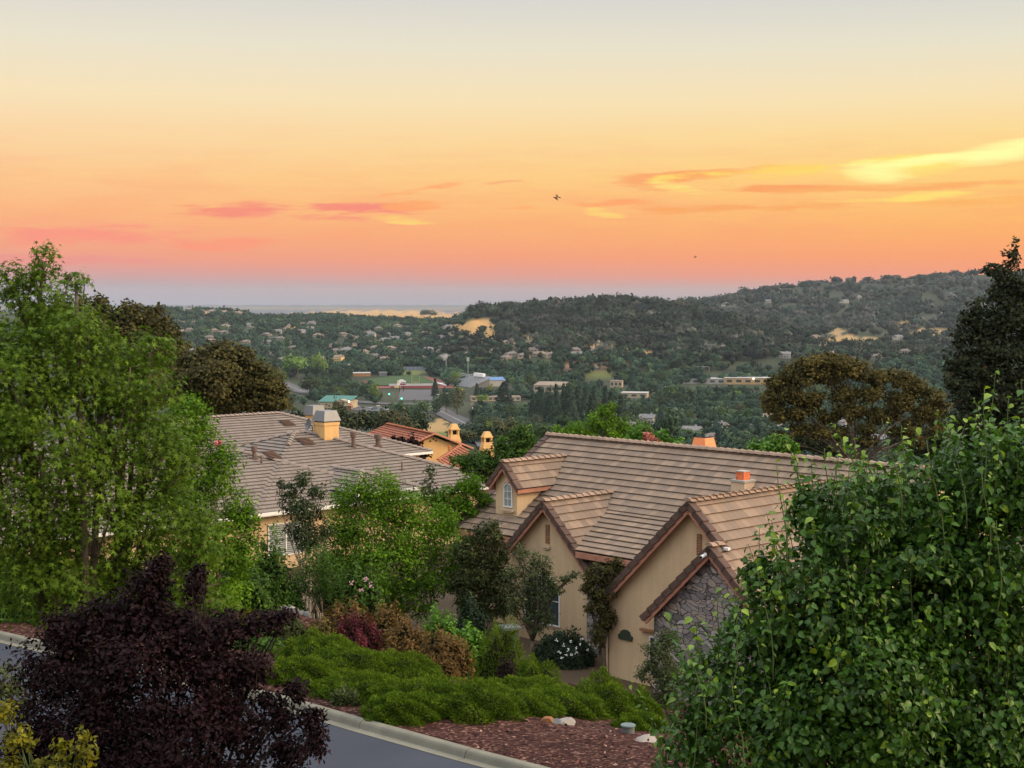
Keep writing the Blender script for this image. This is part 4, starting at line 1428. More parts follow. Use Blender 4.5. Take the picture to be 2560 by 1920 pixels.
# star-leaved maple on the left
Y = 19.5
b = base_at(75, Y)
st, ex = shoots([(46, 240), (40, 248), (52, 252), (82, 268), (74, 274), (66, 280), (14, 258), (4, 262), (30, 262)], Y, .9, 5, 22, .3)
tree('maple_tree', 'tall light green maple with star-shaped leaves filling the left edge', 'tree', b,
     B([(44, 262, 13, 22), (40, 300, 38, 30), (12, 280, 20, 18), (76, 282, 14, 12), (0, 330, 60, 45), (72, 335, 42, 32, -.3), (20, 390, 70, 50, -.5), (100, 380, 52, 40), (135, 395, 42, 34),
        (150, 352, 24, 22, .4), (40, 455, 75, 50, -.5), (125, 450, 55, 44), (165, 455, 34, 40), (20, 520, 70, 50, -.4), (95, 530, 62, 48, -.4), (160, 525, 46, 44), (205, 540, 26, 34),
        (50, 585, 60, 34, -.5), (120, 590, 50, 32), (175, 582, 32, 30), (215, 600, 20, 20), (-40, 420, 60, 120)], Y),
     44000, .062, 'star', L['maple'], 'bark', .13, .3, None, 2, kper=60, cr=.22, fill=.42, droop=.5, extra=ex)

# dark purple plum in the corner
Y = 16.5
b = base_at(165, Y)
tree('plum_tree', 'dark purple-leaved plum tree in the bottom left corner', 'tree', b,
     B([(150, 582, 22, 24), (162, 565, 10, 14), (140, 612, 40, 26), (100, 622, 34, 22), (70, 632, 30, 22), (194, 588, 9, 22), (200, 572, 7, 10), (185, 632, 36, 26), (228, 628, 28, 18), (262, 622, 24, 11), (285, 616, 14, 7),
        (60, 668, 42, 34), (130, 670, 50, 40, -.3), (205, 672, 44, 30), (245, 668, 26, 22), (90, 720, 55, 40, -.3), (170, 735, 60, 45, -.4), (235, 722, 34, 34), (268, 700, 14, 10), (110, 778, 70, 40), (220, 775, 46, 30), (290, 752, 26, 22),
        (308, 718, 15, 12), (318, 738, 10, 18), (295, 690, 12, 14), (282, 718, 14, 16), (30, 740, 30, 46)], Y),
     56000, .056, 'oval', L['plum'], 'bark_dark', .05, .3, None, 2, kper=70, cr=.22, fill=.25)
Y = 11.5
b = base_at(40, Y)
tree('yellow_shrub', 'yellow-green shrub with upright sprays at the very bottom left', 'shrub', b,
     B([(6, 712, 9, 16), (20, 742, 14, 16), (86, 752, 11, 13), (84, 736, 5, 9), (48, 770, 22, 12), (8, 772, 20, 16), (60, 750, 8, 12)], Y),
     1500, .046, 'oval', L['yellow'], 'twig', .03, .4, None, 2, kper=12, cr=.25, fill=.3)
Y = 21.5
b = base_at(4, Y)
tree('blue_green_shrub', 'dull blue-green shrub at the left edge beside the street', 'shrub', b,
     B([(8, 680, 22, 14), (-14, 690, 22, 18), (22, 700, 22, 16)], Y), 1100, .07, 'oval', L['vine'], 'bark', .04, .4, None, 2, kper=16)

# crape myrtles and other garden trees across the street
b = base_at(212, 44)
tree('crape_myrtle', 'bright green crape myrtle with a pink bloom in front of the grey roof', 'tree', b,
     B([(184, 410, 22, 16), (202, 430, 18, 15), (180, 440, 28, 26), (220, 458, 22, 18), (212, 480, 24, 26), (185, 500, 30, 36), (238, 505, 16, 18), (248, 522, 12, 14), (225, 535, 30, 26), (190, 555, 40, 34), (240, 555, 18, 24), (215, 590, 36, 26)], 44),
     26000, .10, 'oval', L['myrtle'], 'bark_pale', .05, .5, None, 2, stems=4, kper=46, cr=.22)
b = base_at(395, 55.5)
tree('crape_myrtle', 'large bright green crape myrtle with many bare stems between the two houses', 'tree', b,
     B([(352, 494, 22, 20), (378, 488, 22, 18), (400, 505, 26, 22), (345, 525, 20, 20), (370, 530, 34, 30), (412, 535, 30, 30), (440, 520, 16, 16), (446, 545, 24, 20), (462, 562, 16, 12), (340, 560, 24, 26), (385, 570, 40, 30, -.8), (430, 575, 32, 20),
        (452, 580, 22, 12), (368, 600, 26, 26), (410, 600, 28, 22)], 55.5),
     34000, .115, 'oval', L['myrtle'], 'bark_pale', .055, .35, None, 2, stems=7, kper=54, cr=.22)
b = base_at(462, 60)
tree('crape_myrtle', 'yellow-green crape myrtle close to the left edge of the gabled roof', 'tree', b,
     B([(470, 482, 13, 12), (452, 497, 16, 12), (474, 505, 16, 16), (455, 520, 18, 16), (476, 530, 14, 18), (440, 506, 12, 10)], 60), 9500, .115, 'oval', L['myrtle'], 'bark_pale', .06, .4, None, 2, stems=3, kper=26)
b = base_at(304, 53)
tree('crape_myrtle', 'small dark vase-shaped crape myrtle in front of the shuttered window', 'tree', b,
     B([(303, 480, 9, 11), (288, 492, 9, 9), (318, 492, 11, 8), (296, 505, 15, 12), (312, 512, 14, 12), (300, 528, 16, 13), (316, 535, 12, 12), (326, 530, 7, 8), (308, 542, 14, 9), (281, 484, 4, 5)], 53),
     7000, .095, 'oval', L['myrtle_dark'], 'bark_pale', .05, .15, None, 2, stems=4, kper=22, cr=.24, fill=.3)
b = base_at(432, 62)
tree('crape_myrtle', 'thin reddish dark crape myrtle tip against the right of the grey roof', 'tree', b,
     B([(430, 474, 5, 9), (428, 490, 9, 10), (438, 496, 8, 7), (424, 500, 7, 8)], 62), 700, .13, 'oval', L['myrtle_dark'], 'bark', .04, .3, None, 2, stems=2, kper=14)
b = base_at(316, 51)
tree('crape_myrtle', 'low dark green vase-shaped crape myrtle with pale bare stems above the rocks', 'tree', b,
     B([(314, 566, 22, 16), (300, 578, 14, 12), (330, 580, 14, 12), (318, 556, 14, 12), (308, 588, 12, 8), (326, 590, 12, 8)], 50), 4300, .11, 'needle', L['bush'], 'bark_pale', .05, .12, None, 3, stems=5, kper=26, cr=.3, flat=1.5)
b = base_at(484, 54)
tree('shade_tree', 'dark olive leafy tree against the left corner of the gabled house', 'tree', b,
     B([(486, 535, 16, 14), (470, 552, 16, 14), (495, 555, 14, 14), (478, 575, 22, 16), (500, 585, 14, 18), (470, 596, 20, 14), (492, 606, 18, 14), (462, 580, 12, 12)], 54), 15000, .105, 'oval', L['olive'], 'bark', .10, .4, None, 2, kper=34)
b = base_at(527, 50.5)
tree('ornamental_tree', 'slender grey-green tree in front of the middle gable window', 'tree', b,
     B([(520, 556, 7, 12), (534, 560, 6, 12), (545, 566, 7, 11), (513, 575, 9, 10), (530, 578, 14, 12), (550, 580, 9, 9), (568, 578, 8, 5), (576, 574, 5, 4), (520, 595, 13, 11), (540, 596, 14, 12), (556, 592, 8, 6), (527, 612, 14, 10), (545, 615, 12, 9), (512, 605, 8, 8), (538, 628, 10, 7)], 50.5),
     7500, .085, 'oval', L['vine'], 'bark', .07, .2, None, 2, kper=16, cr=.28, fill=.3)
b = base_at(606, 49.5)
tree('entry_tree', 'small dark olive tree in the entry between the two tall gables', 'tree', b,
     B([(612, 566, 10, 8), (598, 574, 14, 10), (590, 590, 10, 10), (606, 590, 12, 12), (596, 606, 11, 10), (606, 618, 10, 12), (598, 634, 9, 10)], 49.5), 7000, .09, 'oval', L['oak'], 'bark', .07, .3, None, 2, kper=22)
b = base_at(672, 42.5)
tree('climbing_shrub', 'straggly grey-green shrub climbing the stone wall under the low gable', 'shrub', b,
     B([(668, 640, 12, 10), (660, 652, 14, 12), (650, 668, 12, 7), (672, 668, 18, 14), (690, 680, 16, 16), (664, 690, 14, 16), (642, 676, 8, 6)], 42.5),
     9500, .07, 'oval', L['vine'], 'bark', .05, .3, None, 2, kper=20, cr=.3, fill=.25)

# oaks further out on the slope
def oak(u, Y, blobs, n, size, key, lab, r0=.35, bk='bark', kper=34, **kw):
    return tree('oak_tree', lab, 'tree', base_at(u, Y), B(blobs, Y), n, size, 'clump', L[key], bk, r0, .25, None, 2, kper=kper, **kw)


oak(228, 112, [(222, 356, 26, 14), (200, 366, 24, 16), (240, 368, 22, 16), (186, 385, 22, 20), (214, 384, 32, 24, -1.5), (246, 388, 20, 20), (266, 384, 16, 16), (276, 398, 14, 14), (258, 404, 22, 12), (225, 404, 26, 12), (196, 404, 24, 14)], 24000, .23, 'oak', 'round dark olive oak standing behind the far end of the grey roof')
oak(130, 135, [(92, 306, 16, 10), (98, 322, 22, 16), (128, 312, 14, 10), (138, 322, 16, 14), (155, 320, 16, 12), (166, 334, 14, 14), (120, 340, 30, 22), (150, 350, 28, 24), (172, 356, 14, 18), (90, 350, 30, 26), (150, 385, 30, 24), (60, 330, 30, 24)], 26000, .26, 'oak', 'broad dark oak rising against the sky behind the maple')
oak(860, 100, [(826, 358, 12, 6), (812, 364, 16, 8), (842, 363, 14, 7), (790, 374, 15, 8), (775, 384, 10, 8), (806, 378, 18, 9), (832, 376, 18, 10), (860, 372, 16, 8), (880, 376, 15, 7), (900, 380, 14, 8), (918, 388, 14, 8), (934, 398, 11, 9), (942, 410, 9, 8),
                (772, 402, 11, 9), (790, 396, 16, 9), (784, 416, 13, 8), (812, 400, 14, 8), (846, 394, 16, 8), (872, 394, 16, 8), (902, 400, 17, 9), (924, 412, 13, 8), (800, 428, 12, 6), (828, 416, 11, 6), (890, 414, 13, 7), (912, 426, 13, 7), (934, 426, 9, 7), (858, 410, 10, 6),
                (780, 436, 9, 5), (866, 428, 9, 6), (840, 432, 8, 5), (896, 432, 9, 5), (820, 432, 12, 7), (846, 412, 14, 8), (880, 416, 13, 8), (868, 440, 9, 6), (800, 412, 12, 8), (914, 440, 12, 6)],
    38000, .16, 'oak_brown', 'spreading brown-tinged oak with bare crooked limbs behind the right of the roof', .11, 'bark', 20, cr=.26, fill=.35)
oak(812, 118, [(800, 440, 18, 10), (826, 446, 20, 9), (782, 448, 12, 8), (846, 440, 12, 8), (905, 442, 18, 8), (938, 436, 12, 9), (925, 450, 16, 8)], 10000, .17, 'oak_dark', 'dark low oak under the left limbs of the brown-tinged oak', .15)
oak(1015, 72, [(1014, 246, 3, 8), (1010, 260, 8, 9), (992, 270, 8, 7), (1004, 276, 12, 10), (1018, 284, 18, 14), (996, 292, 8, 8), (978, 306, 10, 8), (968, 320, 10, 9), (964, 338, 12, 10), (958, 358, 13, 12), (954, 378, 12, 12), (1002, 302, 16, 12), (982, 322, 14, 12), (1020, 318, 26, 22), (992, 336, 20, 20), (1022, 356, 36, 26), (984, 366, 22, 22), (968, 388, 18, 16), (1000, 396, 34, 26), (1034, 400, 36, 36), (976, 420, 26, 22), (1015, 436, 36, 26), (1045, 320, 30, 50), (1010, 470, 34, 28), (985, 452, 22, 20), (1042, 470, 36, 40), (1018, 512, 36, 28), (985, 500, 22, 24)],
    40000, .15, 'oak_dark', 'tall dark pointed evergreen oak at the right edge against the sky', .07, 'bark_dark')
tree('garden_tree', 'deep green dense tree behind the left end of the gabled roof', 'tree', base_at(520, 72), B([(523, 436, 12, 12), (505, 445, 12, 10), (515, 455, 20, 12), (494, 458, 14, 10), (474, 460, 16, 9), (486, 468, 24, 12), (530, 445, 9, 14), (506, 470, 20, 12), (460, 462, 10, 8)], 72), 12000, .14, 'oval', L['bush'], 'bark', .15, .3, None, 2, kper=28)
tree('garden_tree', 'bright yellow-green tree peeping over the middle of the main ridge', 'tree', base_at(600, 82), B([(608, 410, 9, 8), (600, 420, 14, 10), (612, 430, 18, 14), (582, 430, 16, 10), (565, 432, 12, 8), (592, 442, 24, 12), (630, 436, 10, 12)], 82), 8000, .14, 'oval', L['myrtle'], 'bark', .15, .3, None, 2, kper=24)
pk = tree('crape_myrtle', 'green shrub with coral pink blossom peeping over the main ridge', 'shrub', base_at(652, 76), B([(640, 432, 9, 10), (660, 438, 11, 8), (676, 444, 12, 7), (648, 444, 14, 10), (630, 444, 10, 8)], 76), 4200, .14, 'oval', L['bright'], 'bark', .08, .3, None, 2, kper=18)
pinkm = leafmat('pink_blossom', (.40, .10, .11), (.62, .24, .22), .25, .6, .2, 0, (.75, .45, .4))
foliage('blossom', B([(648, 436, 5, 4), (655, 441, 4, 4), (629, 442, 3, 3)], 75.5), 300, .12, 'clump', pinkm, pk, base_at(652, 76), kper=10)
tree('garden_tree', 'bright green low tree over the ridge right of the orange chimney', 'tree', base_at(772, 86), B([(765, 446, 14, 7), (780, 442, 9, 7), (790, 448, 9, 6), (756, 450, 9, 5), (774, 452, 20, 7)], 86), 1800, .22, 'oval', L['bright'], 'bark', .1, .3, None, 2, kper=18)
plm = tree('purple_plum', 'dark purple tree top in front of the ochre gable', 'tree', base_at(408, 100), B([(402, 442, 4, 5), (411, 440, 4, 6), (418, 445, 4, 4), (394, 440, 3, 4), (408, 450, 9, 5), (424, 455, 6, 4)], 100), 900, .25, 'oval', L['plum'], 'bark', .1, .3, None, 1, kper=12)
# pink bloom on the left myrtle
pb = tag(foliage('blossom', [blob(217, 443, 3.6, 2.4, 43.3)], 60, .07, 'clump', pinkm, None, (0, 0, 0), kper=8), None)
pb.parent = bpy.data.objects['crape_myrtle']
pb.location = -Vector(bpy.data.objects['crape_myrtle'].location)

# ---- shrubs and low juniper mounds
def mound(name, label, cat, u, v, ru, rv, Y, key, n, size, shape, group=None, rot=0.0, h=None, core=(.012, .022, .006), deep=None, **kw):
    """a dense low shrub: dark inner body hidden under separate leaf sprays"""
    c = at(u, v, Y)
    rx, rz = ru / F * Y, (rv / F * Y if h is None else h)
    ry = deep if deep else rx * .8
    g = hz1(c[0], c[1])
    root = thing(name, label, cat, (c[0], c[1], g), rot, group)
    # lumpy half-ellipsoid body
    ph = rng.uniform(0, 6.28, 8)
    k = 2000 if n > 3000 else 900
    d = unit(rng.standard_normal((n, 3)))
    d[:, 2] = np.abs(d[:, 2]) * 1.0 - .12
    d = unit(d)
    lump = 1 + .13 * np.sin(d[:, 0] * 5 + ph[0]) * np.cos(d[:, 1] * 6 + ph[1]) + .09 * np.sin(d[:, 0] * 11 + d[:, 2] * 9 + ph[2]) + .07 * np.cos(d[:, 1] * 13 + ph[3])
    top = max(c[2] + rz - g, .35)
    R3 = np.array([rx, ry, top])
    P = d * R3 * (lump * (rng.uniform(.92, 1.02, n) if shape == 'needle' else rng.uniform(.84, 1.03, n)))[:, None]
    N = d / R3
    N = unit(N) + np.array([0, 0, .35]) + .55 * rng.standard_normal((n, 3))
    tone = np.clip(.40 + .9 * (lump - 1) + rng.normal(0, .15, n), 0, 1)
    along = None
    if shape == 'needle':
        along = unit(d + np.array([0, 0, .3]))
        N = rng.standard_normal((n, 3))
    V, T, kk = leaf_arrays(P, N, size * rng.uniform(.7, 1.3, n), shape, along)
    mesh_np('foliage', V, T, L[key], root, np.repeat(tone, kk))
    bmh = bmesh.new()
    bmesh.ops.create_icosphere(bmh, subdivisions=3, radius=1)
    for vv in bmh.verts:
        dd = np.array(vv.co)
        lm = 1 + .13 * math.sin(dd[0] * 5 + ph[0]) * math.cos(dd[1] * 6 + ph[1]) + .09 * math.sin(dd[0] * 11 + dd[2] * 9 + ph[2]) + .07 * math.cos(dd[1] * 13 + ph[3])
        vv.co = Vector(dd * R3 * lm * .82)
    me = bpy.data.meshes.new('dark_core')
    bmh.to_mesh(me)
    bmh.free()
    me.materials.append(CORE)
    o = bpy.data.objects.new('dark_core', me)
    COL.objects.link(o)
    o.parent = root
    return root


CORE = plain('dark_filler', (.014, .018, .007), .95, .05, 0, .4, 8)  # added solid filler, dark like the shaded inside of a shrub
JG = 'juniper mounds along the mulch bank'
JUN = [  # u, v(centre), ru, rv, Y, label
    (318, 652, 40, 16, 37.0, 'yellowest juniper mound, highest of the bank beside the plum tree'),
    (345, 668, 46, 18, 36.0, 'juniper mound just below the dark red shrub'),
    (300, 676, 36, 16, 34.8, 'juniper mound half behind the purple plum tree'),
    (398, 672, 44, 16, 36.4, 'juniper mound under the brownish shrubs'),
    (362, 694, 52, 18, 33.6, 'wide juniper mound bulging towards the kerb'),
    (424, 702, 54, 20, 32.6, 'largest juniper mound in the middle of the bank'),
    (402, 711, 38, 15, 31.6, 'low dark juniper mound nearest the kerb'),
    (478, 705, 48, 19, 32.0, 'juniper mound with a lit yellow top, beside the open mulch'),
    (512, 708, 46, 15, 32.6, 'juniper mound directly behind the two pale rocks'),
    (555, 706, 46, 15, 33.6, 'long juniper mound running towards the garage corner'),
    (520, 690, 40, 10, 36.5, 'flat juniper mound behind the long front row'),
    (598, 701, 42, 15, 34.6, 'juniper mound in front of the garage wall'),
    (638, 706, 26, 12, 35.0, 'juniper mound at the foot of the climbing shrub'),
    (640, 726, 26, 8, 32.6, 'small isolated juniper mound above the water valve'),
    (604, 682, 22, 8, 39.5, 'small dark juniper mound touching the garage corner'),
    (532, 669, 28, 7, 41.0, 'juniper mound below the white-flowered bush'),
    (500, 640, 26, 13, 43.0, 'rounded juniper mound left of the little stone lantern'),
]
for u, v, ru, rv, Yj, lab in JUN:
    mound('juniper', lab, 'juniper', u, v, ru, rv, Yj, 'juniper', int(6000 + 190 * ru), .075, 'needle', JG, deep=ru / F * Yj * .8)
mound('barberry', 'dark red rounded barberry shrub among brownish bushes', 'shrub', 357, 630, 25, 14, 41.5, 'red', 4200, .10, 'oval')
mound('nandina', 'orange-brown nandina bush behind the dark red shrub', 'shrub', 345, 616, 30, 12, 44.5, 'nandina', 3600, .11, 'oval')
mound('nandina', 'brown-orange nandina bush right behind the dark red shrub top', 'shrub', 388, 618, 24, 12, 45.5, 'nandina', 3000, .11, 'oval')
mound('nandina', 'olive-brown nandina bush right of the dark red shrub', 'shrub', 405, 638, 32, 16, 41.5, 'nandina', 4200, .11, 'oval')
mound('nandina', 'dull pinkish brown nandina bush in front of the bright green bush', 'shrub', 442, 650, 28, 18, 39.5, 'nandina', 4200, .11, 'oval')
mound('nandina', 'low brown nandina bush left of the dark red shrub', 'shrub', 318, 632, 20, 10, 42.5, 'oak_brown', 2000, .11, 'oval')
mound('laurel_bush', 'bright green glossy bush behind the brown nandinas', 'shrub', 440, 622, 24, 10, 46.0, 'bright', 3400, .13, 'oval')
mound('laurel_bush', 'bright green sloping bush end nearest the middle gable', 'shrub', 468, 636, 20, 10, 44.5, 'bright', 2600, .13, 'oval')
wb = mound('rose_bush', 'dark round bush with white flowers under the front window', 'shrub', 563, 648, 30, 16, 51.5, 'darkgreen', 8000, .10, 'oval')
wp = []
for du, dv in ((-4, -3), (0, 2), (3, -7), (8, 0), (-8, 4), (4, 6), (-6, 10), (12, -4), (14, -9), (-2, 7), (9, 4), (-12, -8), (20, 2)):
    wp.append(at(568 + du, 648 + dv, 50.25 + .02 * abs(du)))
for c_ in wp:
    q_ = c_ + rng.normal(0, .022, (6, 3)) - np.array(wb.location)
    Vv, Tt, kk = leaf_arrays(q_, np.tile([0, -.8, .6], (6, 1)) + rng.normal(0, .4, (6, 3)), .048, 'clump')
    mesh_np('white_flower', Vv, Tt, M['white'], wb)
mound('dwarf_barberry', 'low dark maroon shrub beside the juniper under the rose bush', 'shrub', 507, 662, 13, 4, 40.5, 'plum', 1300, .09, 'oval')
mound('hedge_bush', 'dark green hedge bush under the shuttered window', 'shrub', 268, 566, 30, 26, 50, 'bush', 5200, .14, 'oval')
mound('hedge_bush', 'mid green loose bush below the crape myrtle with pink bloom', 'shrub', 240, 590, 40, 24, 46, 'bush', 5200, .14, 'oval')
mound('hedge_bush', 'very dark clipped bush at the left house corner behind the vase-shaped myrtle', 'shrub', 328, 552, 16, 10, 56, 'darkgreen', 2400, .13, 'oval')
mound('hedge_bush', 'big loose green bush behind the kerb at the left edge under the maple', 'shrub', 20, 585, 55, 32, 42, 'bush', 9000, .12, 'oval')
mound('hedge_bush', 'loose green bush under the maple behind the top of the plum tree', 'shrub', 110, 588, 50, 26, 44, 'myrtle', 8000, .12, 'oval')
fb = mound('flowering_bush', 'green bush with a few pale pink flowers left of the large myrtle', 'shrub', 358, 586, 26, 24, 49, 'bush', 5600, .13, 'oval')
pinkp = leafmat('pale_pink', (.42, .22, .27), (.55, .33, .38), .2, .6, .2)
for c_ in [at(352, 583, 48.0), at(366, 579, 48.0), at(371, 586, 48.0), at(361, 590, 47.9)]:
    q_ = c_ + rng.normal(0, .035, (9, 3)) - np.array(fb.location)
    Vv, Tt, kk = leaf_arrays(q_, np.tile([0, -.8, .5], (9, 1)), .06, 'clump')
    mesh_np('pink_flower', Vv, Tt, pinkp, fb, np.full(len(Vv), .5))
mound('hedge_bush', 'very dark green bush between the large myrtle and the middle gable', 'shrub', 470, 614, 20, 14, 52, 'darkgreen', 2600, .14, 'oval')
mound('hedge_bush', 'green bush at the foot of the slim myrtle above the rocks', 'shrub', 290, 598, 22, 12, 50, 'bush', 2800, .13, 'oval')
mound('groundcover_bush', 'low green bush behind the right arm of the plum tree', 'shrub', 258, 648, 28, 12, 38.5, 'bush', 4200, .10, 'oval')
mound('groundcover_bush', 'low dark green bush in front of the stone pile beside the plum tree', 'shrub', 262, 630, 24, 11, 42.5, 'bush', 3600, .10, 'oval')
mound('groundcover_bush', 'low olive bush between the stone pile and the yellowest juniper', 'shrub', 290, 628, 20, 10, 41.5, 'olive', 3000, .10, 'oval')
mound('hedge_bush', 'dark green hedge bush beside the right side wall of the gabled house', 'shrub', 1060, 640, 70, 50, 40, 'bush', 7000, .13, 'oval')
mound('golden_shrub', 'small yellow-green shrub in front of the pile of rocks', 'shrub', 251, 618, 11, 7, 43.5, 'yellow', 900, .09, 'oval')
mound('grass_tuft', 'dry grey grass clump at the kerb in front of the junipers', 'grass', 345, 709, 12, 4, 32.6, 'vine', 800, .12, 'needle')

# ---- rocks, lantern, water valve
def rock(label, u, v, r, Y, colr, group=None, squash=.6, at_ground=True, cat='rock'):
    p = at(u, v, Y)
    z = hz1(p[0], p[1]) if at_ground else p[2]
    bmh = bmesh.new()
    bmesh.ops.create_icosphere(bmh, subdivisions=3, radius=1)
    pl = [(unit(rng.standard_normal(3)), rng.uniform(.55, .85)) for _ in range(9)]
    sc = np.array([r * rng.uniform(.9, 1.4), r * rng.uniform(.8, 1.1), r * squash])
    for vv in bmh.verts:
        d = np.array(vv.co)
        for n_, k_ in pl:
            q = d @ n_
            if q > k_:
                d = d - n_ * (q - k_)
        d = d * (1 + .04 * math.sin(d[0] * 13) * math.cos(d[1] * 11))
        vv.co = Vector(d * sc)
    me = bpy.data.meshes.new('rock')
    bmh.to_mesh(me)
    bmh.free()
    me.materials.append(colr)
    o = bpy.data.objects.new('rock', me)
    COL.objects.link(o)
    o.location = (p[0], p[1], z + r * squash * .45)
    o.rotation_euler = (rng.uniform(-.2, .2), rng.uniform(-.2, .2), rng.uniform(0, 6))
    tag(o, label, cat, group)
    return o


RK = [plain('tan_rock', (.22, .165, .11), .95, .1, 0, .3, 4, .4), plain('grey_rock', (.13, .14, .145), .95, .1, 0, .3, 4, .4), plain('rust_rock', (.24, .12, .055), .95, .1, 0, .3, 4, .4), plain('pale_rock', (.27, .25, .22), .95, .1, 0, .2, 4, .3)]
rock('rust-orange rock at the top of the open mulch', 548, 714, .19, 31.6, RK[2])
rock('dull grey rock between the orange and the pale one', 556, 716, .15, 31.6, RK[1])
rock('pale grey rock right of the orange one at the juniper edge', 565, 715, .20, 31.6, RK[3])
rock('flat whitish rock on the mulch right of the water valve', 645, 741, .24, 30.5, RK[3], None, .45)
G1 = 'tan rubble stones piled at the bank behind the plum tree'
for i in range(26):
    uu, vv_ = 243 + (i % 13) * 4.3 + rng.uniform(-2, 2), 612 - (i // 13) * 5 + rng.uniform(-2, 2)
    rock('tan rubble stone in the pile behind the purple plum tree', uu, vv_, rng.uniform(.10, .20), 46.2 + (i // 13) * .5 + rng.uniform(-.3, .3), RK[0 if i % 3 else 3], G1, .75)
G2 = 'blue-grey boulders beside the tan stone pile'
for i, (uu, vv_) in enumerate([(284, 608), (293, 606), (300, 609), (306, 611), (289, 612)]):
    rock('blue-grey boulder beside the tan stone pile', uu, vv_ + 2, .17, 46.0 + .15 * i, RK[1], G2, .8)
G3 = 'stones edging the bed under the rose bush'
for i in range(13):
    rock('brown edging stone round the bed under the rose bush', 522 + i * 4.6, 652 + .5 * i + rng.uniform(-1.5, 1.5), rng.uniform(.14, .24), 43.2, RK[0] if i % 2 else RK[1], G3, .6)
# ground around the stones stands a little higher
sl_ = thing('stone_lantern', 'small grey box-shaped lantern at the left foot of the middle gable', 'lantern', tuple(np.array(at(509, 646, 47.0)) * [1, 1, 0] + [0, 0, hz1(*at(509, 646, 47.0)[:2])]), .4)
lz = at(509, 632, 47.0)[2] - sl_.location[2]
MB().box((0, 0, lz * .5 - .1), (.3, .3, lz - .2)).build('post', RK[1], sl_)
hd = MB()
for sx in (-1, 1):
    for sy in (-1, 1):
        hd.box((sx * .2, sy * .2, lz - .02), (.08, .08, .26))
hd.box((0, 0, lz - .17), (.52, .52, .06)).box((0, 0, lz + .15), (.62, .62, .08))
hd.build('lantern_house', RK[1], sl_)
MB().box((0, 0, lz - .02), (.3, .3, .22)).build('lamp_chamber', M['dark'], sl_)
vg = ground_at(628, 737)
vb = thing('water_valve', 'short round pale blue-grey utility riser standing in the open mulch', 'valve', tuple(vg))
MB().cyl((0, 0, -.1), .14, .33, 20).build('riser', plain('riser_concrete', (.13, .14, .135), .9, .1, 0, .2, 4), vb, False)
MB().cyl((0, 0, .23), .16, .04, 20).build('lid', plain('riser_lid', (.13, .17, .17), .7, .2, 0, .15, 4), vb, False, .01)
# loose bark chips
n = 5200
ss, tt = rng.uniform(23.5, 33, n), rng.uniform(-24, 14, n)
ss = ss - bend(tt)
X, Yy = NX * ss + TX * tt, NY * ss + TY * tt
P = np.stack([X, Yy, hz(X, Yy) + .075], 1)
Vv, Tt, kk = leaf_arrays(P, np.tile([0, 0, 1.0], (n, 1)) + rng.normal(0, .4, (n, 3)), rng.uniform(.05, .13, n), 'oval')
tag(mesh_np('bark_chips', Vv, Tt, leafmat('bark_chip', (.035, .015, .012), (.14, .065, .05), 0, .9, .1, 0, (.36, .25, .19)), None, np.repeat(rng.random(n), kk)), 'loose bark chips scattered over the mulch bank', None, None, 'stuff')

# ------------------------------------------------------------------ the valley: school, stadium, roads, houses, trees
def gp(u, v):
    return ground_at(u, v)


def flat_poly(name, pts, mt, lift, label, thick=None):
    """a sheet laid on the valley floor"""
    P = [gp(u, v) for u, v in pts]
    m = MB()
    m.add([(p[0], p[1], p[2] + lift) for p in P], [tuple(range(len(P)))])
    me = m.build(name, mt)
    nrm = me.data.polygons[0].normal
    if nrm.z < 0:
        me.data.flip_normals()
    return tag(me, label, None, None, 'structure')


def strip(name, pts, width, mt, lift, label):
    P = np.array([gp(u, v)[:2] for u, v in pts])
    P = np.array([P[0] * (1 - t) + P[-1] * t for t in [0, 1]]) if len(P) == 2 else P
    # smooth
    tt = np.linspace(0, len(P) - 1, 14 * len(P))
    X = np.interp(tt, range(len(P)), P[:, 0])
    Yv = np.interp(tt, range(len(P)), P[:, 1])
    for _ in range(6):
        X[1:-1] = (X[:-2] + X[1:-1] * 2 + X[2:]) / 4
        Yv[1:-1] = (Yv[:-2] + Yv[1:-1] * 2 + Yv[2:]) / 4
    d = unit(np.stack([np.gradient(X), np.gradient(Yv)], 1))
    nrm = np.stack([-d[:, 1], d[:, 0]], 1)
    m = MB()
    a = np.stack([X, Yv], 1) + nrm * width / 2
    b = np.stack([X, Yv], 1) - nrm * width / 2
    za, zb_ = hz(a[:, 0], a[:, 1]) + lift, hz(b[:, 0], b[:, 1]) + lift
    n = len(X)
    m.add([(*a[i], max(za[i], zb_[i])) for i in range(n)] + [(*b[i], max(za[i], zb_[i])) for i in range(n)], [(i, n + i, n + i + 1, i + 1) for i in range(n - 1)])
    return tag(m.build(name, mt), label, None, None, 'structure')


